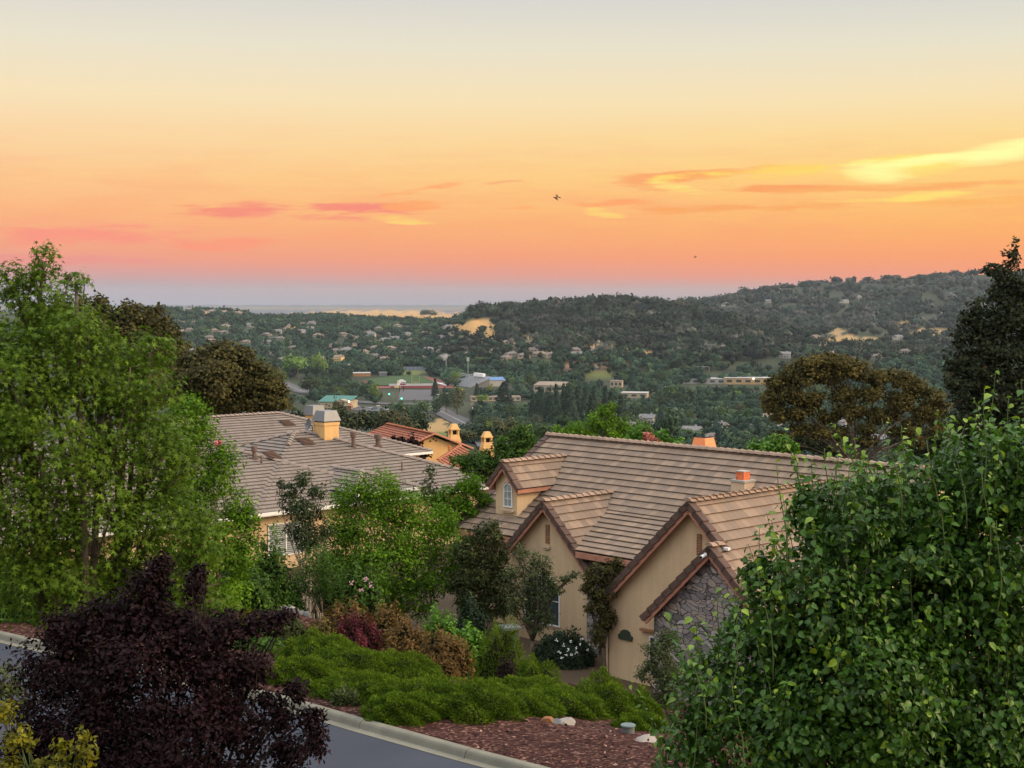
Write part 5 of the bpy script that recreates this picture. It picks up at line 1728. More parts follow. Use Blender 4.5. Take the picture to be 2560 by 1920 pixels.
far_asph = plain('far_asphalt', (.085, .085, .092), .9, .2, 0, .12, .05)
strip('valley_road', [(262, 377), (280, 382), (305, 393), (345, 401), (385, 404.5), (424, 404.5), (438, 410.5), (456, 419.5), (476, 430), (520, 452)], 19, far_asph, .7, 'wide grey road crossing the valley past the stadium')
strip('road_line', [(263, 377), (280, 382), (305, 393), (345, 401), (385, 404.5), (424, 404.5), (438, 410.5), (456, 419.5), (476, 430), (520, 452)], 1.2, plain('road_line_paint', (.25, .24, .21), .8, .2), .75, 'pale median line of the valley road')
flat_poly('parking_lot', [(398, 401), (432, 401), (434, 390.2), (400, 390.2)], far_asph, .5, 'empty asphalt lot in front of the stadium')
flat_poly('parking_row', [(353, 411), (394, 413), (386, 407.6), (354, 406.6)], far_asph, .6, 'car park beside the green-roofed building')
flat_poly('running_track', [(362, 381), (372, 388.5), (452, 388.5), (456, 384), (425, 376.6), (398, 375.4)], plain('track_red', (.20, .07, .06), .9, .1, 0, .12, .05), .5, 'brick red running track round the football field')
flat_poly('football_field', [(364, 381.2), (377, 387.0), (440, 386.6), (423, 377.4), (398, 376.4)], plain('turf', (.045, .080, .032), .95, .1, 0, .2, .08), 1.7, 'dull green football field')
for k, (u0, v0, u1, v1) in enumerate([(417, 377.8, 448, 386.3), (424, 378.6, 443, 384.2)]):
    a, b2 = gp(u0, v0), gp(u1, v1)
    m = MB()
    d = unit(b2 - a)
    sd_ = np.array([-d[1], d[0], 0])
    for q in range(9):
        if k and q % 2:
            continue
        p, r = a + (b2 - a) * (q + .1) / 9, a + (b2 - a) * (q + (.95 if not k else .7)) / 9
        m.prism([p - sd_ * 1.6 + [0, 0, .62], p + sd_ * 1.6 + [0, 0, .62], r + sd_ * 1.6 + [0, 0, .62], r - sd_ * 1.6 + [0, 0, .62]], (0, 0, .2))
    tag(m.build('sideline_marking', M['white']), 'white marking blocks along the red track' if not k else 'second row of white marking blocks on the red track', None, None, 'structure')


def face_to(p, extra=0.0):
    """rotation that turns a thing's -y side towards the camera"""
    return -math.atan2(p[0], p[1]) + extra


def bigbox(name, label, cat, u, v, wpx, hm, dm, rz, wallm, roofm, roof='flat', rise=1.5, wins=0):
    p = gp(u, v)
    Wm = wpx / F * p[1]
    t = thing(name, label, cat, (p[0], p[1], p[2] - .2), face_to(p, rz))
    MB().box2((-Wm / 2, 0, 0), (Wm / 2, dm, hm)).build('wall', wallm, t)
    r = MB()
    if roof == 'flat':
        r.box2((-Wm / 2 - .4, -.4, hm + .01), (Wm / 2 + .4, dm + .4, hm + .5))
    elif roof == 'mono':
        r.prism([P3(-Wm / 2 - .5, -.6, hm + .02), P3(Wm / 2 + .5, -.6, hm + .02), P3(Wm / 2 + .5, dm + .5, hm + rise), P3(-Wm / 2 - .5, dm + .5, hm + rise)], P3(0, 0, .3))
    elif roof == 'gable':
        r.prism([P3(-Wm / 2 - .5, -.6, hm + .01), P3(-Wm / 2 - .5, dm + .6, hm + .01), P3(-Wm / 2 - .5, dm / 2, hm + rise)], P3(Wm + 1, 0, 0))
    elif roof == 'gable_front':
        r.prism([P3(-Wm / 2 - .6, -.6, hm + .01), P3(Wm / 2 + .6, -.6, hm + .01), P3(0, -.6, hm + rise)], P3(0, dm + 1.2, 0))
    r.build('roof', roofm, t)
    for i in range(wins):
        x = -Wm / 2 + Wm * (i + .5) / wins
        MB().box2((x - Wm / wins * .28, -.06, hm * .35), (x + Wm / wins * .28, -.01, hm * .75)).build('window', M['glass'], t)
    return t, Wm


cream = plain('cream_wall', (.40, .33, .225), .9, .1, 0, .1, .2)
palew = plain('pale_wall', (.36, .345, .31), .9, .1, 0, .1, .2)
ochw = plain('ochre_wall', (.44, .30, .15), .9, .1, 0, .1, .2)
tanr = plain('tan_flat_roof', (.24, .195, .155), .9, .1, 0, .15, .1)
greyr = plain('grey_far_roof', (.20, .20, .20), .9, .1, 0, .2, .15)
whiter = plain('white_flat_roof', (.36, .355, .34), .9, .1, 0, .1, .1)
bluer = plain('blue_metal_roof', (.06, .16, .34), .5, .4, 0, .15, .1)
teal = plain('teal_metal_roof', (.008, .12, .09), .5, .4, 0, .12, .1)
bigm = plain('galvanised', (.36, .37, .38), .6, .3, .2, .12, .2)
maroon = plain('maroon_paint', (.20, .045, .05), .7, .2)
yellowp = plain('yellow_paint', (.62, .45, .03), .6, .3)
orangeb = plain('rust_wall', (.32, .17, .08), .9, .1)

g, gw = bigbox('clinic_building', 'cream building with a teal green metal roof above the car park', 'building', 334, 409, 33, 6.5, 22, -.35, cream, teal, 'mono', 4.5, 0)
MB().box2((gw / 2 - 8, -3.2, 3.3), (gw / 2 + 4.5, -.02, 4.0)).box2((gw / 2 + 3.4, -2.9, 0), (gw / 2 + 4.1, -2.2, 3.28)).build('entrance_canopy', cream, g)
MB().box2((gw / 2 + .02, -.4, 0), (gw / 2 + 1.5, 3, 5.2)).build('pillar', plain('red_pillar', (.40, .12, .08), .8, .2), g)
MB().prism([P3(-2, -.62, 6.6), P3(gw / 2 + .8, -.62, 6.6), P3(gw / 2 + .8, -.62, 7.4), P3(gw / 2 - 9, -.62, 9.0)], P3(0, 22, 0)).build('cream_gable', cream, g)
lampm = emit('lit_lamp', (1.0, .78, .5), 9.0)


def lit_lamp(label, u, v, Yd, r=.55, up=3.0):
    p = at(u, v, Yd)
    o = thing('wall_lamp', label, 'lamp', tuple(p - [0, 0, 0]))
    bmh = bmesh.new()
    bmesh.ops.create_icosphere(bmh, subdivisions=2, radius=r)
    me = bpy.data.meshes.new('bulb')
    bmh.to_mesh(me)
    bmh.free()
    me.materials.append(lampm)
    b_ = bpy.data.objects.new('bulb', me)
    COL.objects.link(b_)
    b_.parent = o
    MB().box((0, 0, r * 1.25), (r * 1.6, r * 1.6, r * .4)).build('hood', M['metal'], o)
    return o


lit_lamp('warm lit lamp under the canopy of the teal-roofed building', 349, 401.6, gp(334, 409)[1] - 4.5, .6)
gym, w_ = bigbox('gymnasium', 'pale grey gymnasium with a bright blue metal roof', 'building', 495, 386.6, 22, 7.5, 24, .30, palew, bluer, 'gable', 3.2)
bigbox('school_building', 'cream school hall with an ochre end wall among the conifers', 'building', 548, 392, 30, 7.0, 24, -.28, cream, tanr, 'mono', 3.0, 5)
bigbox('school_building', 'long low tan school building right below the blue roof', 'building', 496, 401, 50, 4.0, 16, .1, cream, tanr, 'flat', 0, 9)
bigbox('school_building', 'flat-roofed tan block between the stadium lot and the yellow tree', 'building', 452, 397.5, 18, 3.6, 14, .1, palew, tanr, 'flat', 0, 4)
bigbox('school_building', 'pale flat-roofed block right of the dark conifer row', 'building', 634, 398, 26, 5.0, 22, -.1, cream, whiter, 'flat', 0, 3)
bigbox('school_building', 'small cream two-storey block above the pale classrooms', 'building', 616, 387.5, 12, 7.5, 14, -.1, cream, tanr, 'flat', 0, 3)
bigbox('school_building', 'long pale classroom block half hidden by trees', 'building', 655, 391, 30, 4.5, 18, .05, palew, whiter, 'flat', 0, 6)
bigbox('warehouse', 'long white-roofed low building left of the lit ochre one', 'building', 704, 384, 42, 6.0, 30, .05, palew, whiter, 'flat', 0, 5)
bigbox('warehouse', 'ochre flat-roofed building with two lit wall lamps', 'building', 748, 384.5, 46, 7.5, 30, .05, ochw, whiter, 'flat', 0, 5)
yl = gp(748, 384.5)[1] - 4
lit_lamp('brighter left lamp on the ochre flat-roofed building', 753.5, 378.6, yl, .85)
lit_lamp('right lamp on the ochre flat-roofed building', 767, 380.6, yl, .8)
bigbox('field_shed', 'long rust-walled shed with a pale roof left of the football field', 'shed', 362, 376.5, 17, 4.0, 9, .1, orangeb, whiter, 'mono', 1.0)
bigbox('field_shed', 'dark open shed with a white flat roof beside the football field', 'shed', 383, 376.3, 8, 5.0, 7, .0, M['metal'], whiter, 'flat')
bigbox('dugout', 'dark-fronted low dugout by the far ball field', 'shed', 592, 371, 14, 3.4, 5, .0, M['metal'], tanr, 'mono', .8)
bigbox('farm_house', 'white building with a low tan roof under the golden slope', 'house', 577, 358.5, 14, 6, 12, .1, M['white'], greyr, 'gable', 2.6)

# banner wall, scoreboard, goal posts, bleachers, poles, net
a, b2 = gp(389, 388.4), gp(433, 388.0)
t = thing('banner_fence', 'long white banner fence with a red strip at the near end of the field', 'fence', tuple(a), math.atan2(b2[1] - a[1], b2[0] - a[0]))
Lf = float(np.linalg.norm(b2 - a))
MB().box2((0, -.15, 2.6), (Lf, .15, 5.2)).build('white_panel', plain('white_banner', (.42, .45, .47), .7, .2, 0, .12, .15), t)
MB().box2((2, -.2, .2), (Lf, .2, 2.58)).build('red_panel', maroon, t)
pm = MB()
for i in range(13):
    pm.box((Lf * i / 12, .3, 2.6), (.25, .2, 5.6))
pm.build('posts', M['metal'], t)
MB().box2((6, -.3, 0), (13, -.21, 3.1)).build('yellow_panel', plain('dull_yellow', (.5, .42, .2), .8, .1), t)
s0 = gp(401.5, 391.8)
t = thing('scoreboard', 'white and maroon stadium scoreboard on two posts', 'scoreboard', tuple(s0), face_to(s0))
zt = at(401, 379.3, s0[1])[2] - s0[2]
W2 = 8.8 / F * s0[1] / 2
MB().box2((-W2, -.4, zt - 6.6), (W2, .4, zt - 1.6)).build('board', M['white'], t)
MB().box2((-W2 * .35, -.46, zt - 6.3), (W2 * .98, -.41, zt - 4.4)).build('score_panel', maroon, t)
MB().box2((-W2 * .98, -.46, zt - 4.0), (-W2 * .55, -.41, zt - 1.9)).build('sponsor_panel', plain('pale_yellow_panel', (.6, .55, .3), .7, .2), t)
MB().box2((-W2 * .1, -.46, zt - 3.9), (W2 * .9, -.41, zt - 3.2)).build('display', M['dark'], t)
MB().prism([P3(-W2 * .8, -.3, zt - 1.59), P3(W2 * .8, -.3, zt - 1.59), P3(W2 * .3, -.3, zt), P3(-W2 * .3, -.3, zt)], P3(0, .5, 0)).build('crest', M['white'], t)
for sx in (-1, 1):
    MB().box((sx * W2 * .45, 0, (zt - 6.6) / 2), (.7, .5, zt - 6.62)).build('post', M['dark'], t)


def goal(u, v, wm, hm, label, cat, gate=False):
    p = gp(u, v)
    t = thing('goal_post' if not gate else 'soccer_goal', label, cat, tuple(p), face_to(p))
    m = MB()
    r = .28
    if gate:
        m.box((-wm / 2, 0, hm / 2), (r, r, hm)).box((wm / 2, 0, hm / 2), (r, r, hm)).box((0, 0, hm), (wm + r, r, r))
        m.build('frame', M['white'], t)
    else:
        m.box((0, 0, 1.5), (.4, .4, 3.0))
        m.build('post', yellowp, t)
        MB().box((0, 0, 3.1), (wm, .3, .3)).build('crossbar', yellowp, t)
        for sx in (-1, 1):
            MB().box((sx * wm / 2, 0, 3.2 + hm / 2), (.3, .3, hm)).build('upright', yellowp, t)


goal(415.6, 384.9, 9.0, 7.0, 'yellow football goal post behind the scoreboard', 'goal post')
goal(702, 371.5, 18, 6, 'white soccer goal frame on the pitch above the flat roofs', 'goal', True)
bp0, bp1 = gp(440, 384.0), gp(470, 388.0)
t = thing('grandstand', 'grey metal stadium bleachers with a white press box on top', 'grandstand', tuple(bp0), math.atan2(bp1[1] - bp0[1], bp1[0] - bp0[0]))
Lb = float(np.linalg.norm((bp1 - bp0)[:2]))
rows, rise, dep = 14, .75, 1.9
m = MB()
for i in range(rows):
    m.box2((Lb * .0, i * dep, .6 + i * rise), (Lb, i * dep + dep * .98, 1.0 + i * rise))
m.build('seating', bigm, t)
sup = MB()
for i in range(8):
    x = Lb * (i + .5) / 8
    sup.prism([P3(x, rows * dep - .4, 0), P3(x + .4, rows * dep - .4, 0), P3(x + .4, rows * dep - .4, .5 + rows * rise), P3(x, rows * dep - .4, .5 + rows * rise)], P3(0, .4, 0))
    sup.prism([P3(x, 1, 0), P3(x, rows * dep - .5, 0), P3(x, rows * dep - .5, rows * rise), P3(x, 1, .5)], P3(.3, 0, 0))
sup.build('supports', M['metal'], t)
MB().box2((Lb * .52, rows * dep - 3.4, .62 + rows * rise), (Lb * .82, rows * dep, 4.6 + rows * rise)).build('press_box', M['white'], t)
MB().box2((0, rows * dep - .1, 1 + rows * rise), (Lb, rows * dep, 2.0 + rows * rise)).build('railing', bigm, t)


def lightpole(u, v0, v1, label, heads=3, name='stadium_light', r=.38):
    p = gp(u, v0)
    h = at(u, v1, p[1])[2] - p[2]
    t = thing(name, label, 'light pole', tuple(p), face_to(p))
    MB().tube([(0, 0, 0), (0, 0, h)], [r * 1.2, r * .8], 8).build('pole', bigm, t)
    m = MB()
    for i in range(heads):
        z = h - .7 - i * 1.7
        m.box((0, -.3, z), (3.4 if heads > 2 else 2.4, .25, .3))
        for k in range(3):
            m.box(((k - 1) * 1.15, -.55, z + .1), (.85, .6, .9))
    m.build('lamp_heads', M['white'], t)


lightpole(446.2, 376.5, 354.6, 'tall stadium light pole left of the press box')
lightpole(468.0, 382.5, 357.5, 'tall stadium light pole standing right at the press box')
lightpole(349, 371.5, 364.0, 'slim pale light pole left above the rust-walled shed', 2)
lightpole(361.5, 372.0, 366.6, 'shorter pale light pole above the rust-walled shed', 2)
lightpole(438, 405, 394, 'thin street light beside the valley road bend', 1, 'street_lamp', .18)
lightpole(303, 389, 380.5, 'thin street light on the left stretch of the valley road', 1, 'street_lamp', .18)
lightpole(284, 386, 382, 'short pale street light among trees by the valley road', 1, 'street_lamp', .18)
a, b2 = gp(404, 370.6), gp(427, 370.6)
t = thing('net_fence', 'blue-grey netting fence beyond the far ball field', 'fence', tuple(a), math.atan2(b2[1] - a[1], b2[0] - a[0]))
Lf = float(np.linalg.norm(b2 - a))
MB().box2((0, 0, .3), (Lf, .12, 5.2)).build('netting', plain('blue_grey_net', (.17, .20, .25), .9, .1, 0, .1, .2), t)
for i in range(7):
    MB().box((Lf * i / 6, -.2, 2.8), (.3, .3, 5.6)).build('post', bigm, t)

greenl = emit('green_signal', (.05, 1.0, .45), 10.0)


def signal(u, v, vb, label):
    p = gp(u, vb)
    z = at(u, v, p[1])[2] - p[2]
    t = thing('traffic_signal', label, 'traffic light', tuple(p), face_to(p))
    MB().tube([(4, 0, 0), (4, 0, z + .9), (3.6, 0, z + 1.4), (-1.0, 0, z + 1.6)], [.16, .13, .12, .1], 8).build('mast', M['metal'], t)
    MB().box((0, -.25, z + .55), (.7, .4, 2.2)).build('housing', M['dark'], t)
    MB().tube([(0, -.75, z), (0, -.46, z)], [.62, .62], 14).build('green_lamp', greenl, t)


signal(389.2, 394.0, 399.5, 'green traffic signal left before the stadium lot')
signal(401.6, 398.4, 404.0, 'green traffic signal at the crossing below the scoreboard')
lit_lamp('small white street light glowing at the road bend', 421.8, 401.8, gp(421, 404.6)[1], .45)


def utility(u, vb, vt, label):
    p = gp(u, vb)
    h = at(u, vt, p[1])[2] - p[2]
    t = thing('utility_pole', label, 'utility pole', tuple(p), face_to(p, .5))
    MB().tube([(0, 0, 0), (0, 0, h)], [.26, .18], 8).build('pole', M['bark_pale'], t)
    for i, (z, w2) in enumerate(((h - .7, 1.9), (h - 2.4, 1.5))):
        MB().box((0, -.25, z), (w2 * 2, .16, .22)).build('crossarm', M['bark_pale'], t)
    MB().cyl((.5, -.3, h - 5.6), .45, 1.5, 10).build('transformer', M['white'], t)


utility(472, 418, 402.5, 'wooden utility pole with crossarms beside the valley road')
utility(673.5 - 106, 432, 419.5, 'pale utility pole among trees below the conifers') if False else utility(520, 432, 419, 'pale utility pole low among the trees behind the ridge')
p = gp(474, 427)
t = thing('road_sign', 'orange-yellow diamond warning sign at the roadside', 'sign', tuple(p), face_to(p))
zs = at(474, 424.5, p[1])[2] - p[2]
MB().box((0, 0, zs / 2), (.25, .2, zs)).build('post', M['metal'], t)
MB().prism([P3(-1.6, -.15, zs + .2), P3(0, -.15, zs - 1.4), P3(1.6, -.15, zs + .2), P3(0, -.15, zs + 1.8)], P3(0, .1, 0)).build('panel', plain('sign_orange', (.75, .36, .02), .6, .3), t)

# parked cars
def car(label, u, v, rz, paint, group='cars parked beside the teal-roofed building'):
    p = gp(u, v)
    t = thing('parked_car', label, 'car', (p[0], p[1], p[2] + .75), rz, group)
    MB().prism([P3(-2.2, -.9, .3), P3(2.2, -.9, .3), P3(2.25, -.9, .75), P3(1.2, -.9, .92), P3(-2.1, -.9, .95)], P3(0, 1.8, 0)).build('body', paint, t, False, .06)
    MB().prism([P3(-1.7, -.78, .951), P3(1.0, -.78, .951), P3(.35, -.72, 1.5), P3(-1.25, -.72, 1.5)], P3(0, 1.56, 0)).build('cabin', M['glass'], t)
    for x in (-1.4, 1.4):
        for y in (-.82, .82):
            MB().tube([(x, y - .1, .33), (x, y + .1, .33)], [.33, .33], 10).build('wheel', M['dark'], t)
    return t


pts_c = [plain('white_car_paint', (.75, .75, .75), .3, .5), plain('black_car_paint', (.02, .02, .025), .3, .5), plain('silver_car_paint', (.42, .44, .46), .3, .5), plain('blue_car_paint', (.05, .09, .2), .3, .5)]
for lab, u, v, rz, k in [('white car parked nearest the lit canopy', 354, 406.3, .2, 0), ('second white car just behind the canopy car', 357, 407.6, .2, 0), ('dark car left in the front parked row', 363, 408.6, 1.3, 1), ('silver car in the middle of the front parked row', 370, 409.3, 1.3, 2),
                         ('dark blue car right of the silver one', 376, 409.9, 1.3, 3), ('black car near the end of the parked row', 382, 410.6, 1.3, 1), ('silver car at the right end of the parked row', 388, 411.2, 1.3, 2), ('white car in the back parked row', 378, 407.2, 1.3, 0)]:
    car(lab, u, v, rz, pts_c[k])

# ---- suburban houses: four kinds, copied
def far_house(kind, wallm, roofm):
    t = empty('suburban_house', (0, 0, 0))
    w2, d2, h = [(8.5, 6, 3.2), (7, 6, 5.6), (9.5, 6.5, 3.2), (6, 5.5, 5.8)][kind]
    wl_ = MB().box2((-w2, -d2, -2), (w2, d2, h))
    r = MB()
    if kind in (0, 2):
        o = .7
        k_ = d2
        r.add([(-w2 - o, -d2 - o, h), (w2 + o, -d2 - o, h), (w2 + o, d2 + o, h), (-w2 - o, d2 + o, h), (-w2 + k_, 0, h + 3.0), (w2 - k_, 0, h + 3.0)],
              [(0, 1, 5, 4), (1, 2, 5), (2, 3, 4, 5), (3, 0, 4), (3, 2, 1, 0)])
        if kind == 2:
            wl_.box2((w2 - 5.5, -d2 - 4, -2), (w2 - .5, -d2 - .01, h - .2))
            r.prism([P3(w2 - 6.2, -d2 - 4.6, h - .15), P3(w2 + .2, -d2 - 4.6, h - .15), P3(w2 - 3, -d2 - 4.6, h + 1.8)], P3(0, 7, 0))
    else:
        o = .6
        r.prism([P3(-w2 - o, -d2 - o, h), P3(-w2 - o, d2 + o, h), P3(-w2 - o, 0, h + 2.8)], P3(2 * w2 + 2 * o, 0, 0))
        wl_.box2((-w2 - 4.5, -d2 + 1, -2), (-w2 - .01, d2 - 1, 3))
        r.prism([P3(-w2 - 5, -d2 + .4, 3.01), P3(-w2 - 5, d2 - .4, 3.01), P3(-w2 - 5, 0, 4.9)], P3(4.9, 0, 0))
    wl_.build('wall', wallm, t)
    rr = r.build('roof', roofm, t)
    MB().box((w2 * .35, d2 * .25, h + 2.6), (1.2, 1.0, 2.4)).build('chimney', wallm, rr)
    for i, x in enumerate((-.55, 0, .5)):
        MB().box2((w2 * x - .9, -d2 - .06, 1.0), (w2 * x + .9, -d2 - .02, 2.5)).build('window', M['glass'], t)
    return t


walls = [plain('sand_far_wall', (.36, .30, .23), .9, .1, 0, .1, .3), plain('white_far_wall', (.40, .38, .34), .9, .1, 0, .1, .3), plain('yellow_far_wall', (.62, .45, .20), .9, .1, 0, .1, .3)]
roofs = [plain('grey_brown_far_roof', (.17, .15, .135), .9, .1, 0, .2, .4), plain('tan_far_roof', (.22, .175, .14), .9, .1, 0, .2, .4), plain('grey_far_tile', (.18, .175, .175), .9, .1, 0, .2, .4)]
PROTO = [far_house(k, walls[[0, 1, 0, 2][k]], roofs[[0, 2, 1, 1][k]]) for k in range(4)]
used = [False] * 4
HPX = []


def put_house(u, v, kind, label, group=None, rz=None, sc=1.0, Yd=None):
    p = gp(u, v) if Yd is None else np.array([(u - 512) / F * Yd, Yd, hz1((u - 512) / F * Yd, Yd)])
    o = PROTO[kind] if not used[kind] else copy_tree(PROTO[kind])
    used[kind] = True
    o.location = (p[0], p[1], p[2])
    o.rotation_euler = (0, 0, face_to(p, rz if rz is not None else rng.uniform(-.8, .8)))
    o.scale = (sc, sc, sc)
    for k in ('label', 'group'):
        if k in o:
            del o[k]
    tag(o, label, 'house', group)
    cu, cv = pxv(p[0], p[1], p[2] + 3)
    HPX.append((float(cu), float(cv), float(p[1])))


# notable ones first
for u, v, k, lab in [(201, 313.5, 2, 'large sand-coloured house on the ridge, leftmost beside the dark oak'), (187, 312.5, 1, 'brown-roofed house on the ridge partly behind the dark oak'), (212, 313, 0, 'second sand-coloured ridge house from the dark oak'),
                     (224, 314, 2, 'third pale ridge house in the row right of the dark oak'), (238, 316.5, 3, 'bright yellow house below the ridge line'), (258, 316, 3, 'small yellow house end among ridge trees'),
                     (291, 328.5, 3, 'yellow-walled house halfway up the suburb'), (302, 327, 3, 'yellow-walled house right of the other one halfway up'), (312, 325, 1, 'white-walled house above the two yellow ones'),
                     (339, 361, 3, 'orange-yellow house low above the ball field trees'), (363, 353.5, 2, 'tan-roofed house above the rust-walled shed'), (395, 341, 1, 'white gabled house in the middle of the suburb'),
                     (815, 338.5, 2, 'white house beside the bare cut on the right hill'), (834, 357, 3, 'yellowish gabled house just above the brown oak'), (818 - 33, 358, 1, 'white two-storey house at the foot of the wooded hill'),
                     (855, 352, 0, 'grey-roofed house above the brown oak, left of two others'), (876, 358.5, 0, 'pale grey-roofed house above the right half of the brown oak'), (905, 353, 0, 'pale house right above the brown oak'),
                     (898, 340, 1, 'white house farther up right of the bare cut'), (846, 344, 2, 'house with turret-like roof below the bare cut'),
                     (726, 306, 1, 'tiny white house high on the far ridge, left'), (845, 303, 1, 'tiny pale house high on the far ridge, middle'), (858, 299, 1, 'tiny white house highest on the far ridge'), (985, 306, 1, 'tiny house on the far ridge near the dark tree'),
                     (768, 303.0, 1, 'tiny bright house on the far ridge, second from left')]:
    put_house(u, v, k, lab, None, None, 1.35 if u < 300 and v < 318 else 1.0)
# rows on the suburban slope
GH = 'houses among the trees on the suburban slope'
zones = [(165, 270, 'small grey-roofed house among trees on the left of the suburban slope'), (270, 360, 'small grey-roofed house among trees in the middle of the suburban slope'),
         (360, 450, 'small grey-roofed house among trees on the right of the suburban slope')]
for u0, u1, lab in zones:
    n_ = 0
    tries = 0
    while n_ < 24 and tries < 900:
        tries += 1
        u, v = rng.uniform(u0, u1), rng.uniform(318, 364)
        if v < 321 + (u - 165) * .02 or any(abs(u - a) < 9 and abs(v - b_) < 3.2 for a, b_, c_ in HPX):
            continue
        put_house(u, v, int(rng.choice([0, 0, 2, 1])), lab, GH)
        n_ += 1
GH2 = 'grey-roofed houses at the foot of the wooded hill'
for u, v in [(452, 345), (462, 351), (476, 345), (470, 356), (489, 349), (496, 352.5), (508, 344.5), (520, 348), (532, 352), (540, 356), (550, 357), (484, 357), (512, 356), (524, 357.5), (530, 344), (560, 358), (575, 352), (590, 352), (500, 340), (486, 342), (466, 340), (455, 335), (443, 352), (445, 358), (505, 360)]:
    put_house(u, v, int(rng.choice([0, 2, 0])), 'low grey-roofed house in the row under the golden clearings', GH2)
GH3 = 'houses among valley trees behind the gabled roof'
for u, v, k in [(692, 437, 1), (718, 432, 1), (731, 428, 0), (713, 441, 0), (768, 420, 2), (758, 434, 1), (845, 440, 2), (868, 436, 0), (838, 428, 1), (880, 446, 1), (700, 420, 0), (648, 424, 1), (627, 432, 1), (785, 430, 0), (960, 430, 0)]:
    put_house(u, v, k, 'house with pale walls half hidden by valley trees behind the gabled roof', GH3, None, .95)
for k in range(4):
    if not used[k]:
        for ch_ in PROTO[k].children_recursive:
            bpy.data.objects.remove(ch_)

# ---- trees of the valley: a few kinds, each copied with its parts
LF = {k: leafmat('valley_leaf_' + k, *c, 0, .8, .1, .05) for k, c in {
    'dark': ((.012, .024, .014), (.040, .068, .032)), 'mid': ((.020, .042, .014), (.062, .105, .034)), 'light': ((.045, .085, .015), (.13, .20, .040)),
    'olive': ((.030, .036, .016), (.082, .090, .042)), 'conifer': ((.008, .018, .012), (.026, .046, .028)), 'yellow': ((.09, .11, .01), (.25, .27, .03))}.items()}


def unit_tree(kind, seed):
    """a tree of height 1"""
    global rng
    keep, rng = rng, np.random.default_rng(seed)
    t = empty('valley_tree', (0, 0, 0))
    tk = MB().tube([(0, 0, -.08), (.01, 0, .2), (0, .01, .5 if kind != 'conifer' else .95)], [.035, .027, .008], 6)
    tk.build('trunk', M['bark'], t)
    if kind == 'conifer':
        n = 520
        z = rng.random(n) ** 1.15
        r = .20 * (1 - z) ** .8 * (1 + .22 * np.sin(z * 60)) * np.sqrt(rng.uniform(.5, 1.05, n))
        a = rng.uniform(0, 2 * math.pi, n)
        P = np.stack([r * np.cos(a), r * np.sin(a), .05 + .95 * z], 1)
        N = np.stack([np.cos(a), np.sin(a), np.full(n, .5)], 1) + .3 * rng.standard_normal((n, 3))
        al = np.stack([np.cos(a), np.sin(a), np.full(n, -.6)], 1)
        V, T, k = leaf_arrays(P, N, .075 * rng.uniform(.7, 1.3, n), 'clump', al)
        mesh_np('crown', V, T, LF['conifer'], t, np.repeat(np.clip(rng.normal(.45, .2, n), 0, 1), k))
    else:
        bl = []
        for i in range(7):
            a = i * 2.4 + rng.uniform(0, 1)
            rr = 0 if i == 0 else rng.uniform(.16, .30)
            q = rng.uniform(.15, .25)
            bl.append(((rr * math.cos(a), rr * math.sin(a), (.62 if i == 0 else rng.uniform(.38, .74))), (q, q, q * (.85 if kind == 'round' else 1.2))))
        P, N, R = crown_points(bl, 800, 14, .26, .8, .6)
        V, T, k = leaf_arrays(P, N, .075 * rng.uniform(.7, 1.3, len(P)), 'clump')
        cr = mesh_np('crown', V, T, LF['mid'], t, np.repeat(R, k))
    rng = keep
    return t


UT = {'round': [unit_tree('round', i) for i in range(5)], 'tall': [unit_tree('tall', 20 + i) for i in range(2)], 'conifer': [unit_tree('conifer', 40 + i) for i in range(2)]}
first = {id(o): True for v in UT.values() for o in v}
TREES = []


def put_tree(u, Yd, vtop, wpx, kind, key, label, group=None):
    x = (u - 512) / F * Yd
    z = hz1(x, Yd)
    top = CZ - (vtop - 300) / F * Yd
    h = max(top - z, 3.0)
    src = UT[kind][int(rng.integers(len(UT[kind])))]
    if first[id(src)]:
        o = src
        first[id(src)] = False
    else:
        o = copy_tree(src)
    o.location = (x, Yd, z)
    o.rotation_euler = (0, 0, rng.uniform(0, 6.28))
    wm_ = wpx / F * Yd
    base_w = {'round': .92, 'tall': .85, 'conifer': .42}[kind]
    o.scale = (wm_ / base_w, wm_ / base_w, h)
    for k in ('label', 'group'):
        if k in o:
            del o[k]
    for ch_ in o.children:
        if ch_.name.startswith('crown'):
            ch_.material_slots[0].link = 'OBJECT'
            ch_.material_slots[0].material = LF[key]
    o.name = 'conifer_tree' if kind == 'conifer' else 'valley_tree'
    tag(o, label, 'tree', group)
    TREES.append((u, vtop, wpx, Yd))


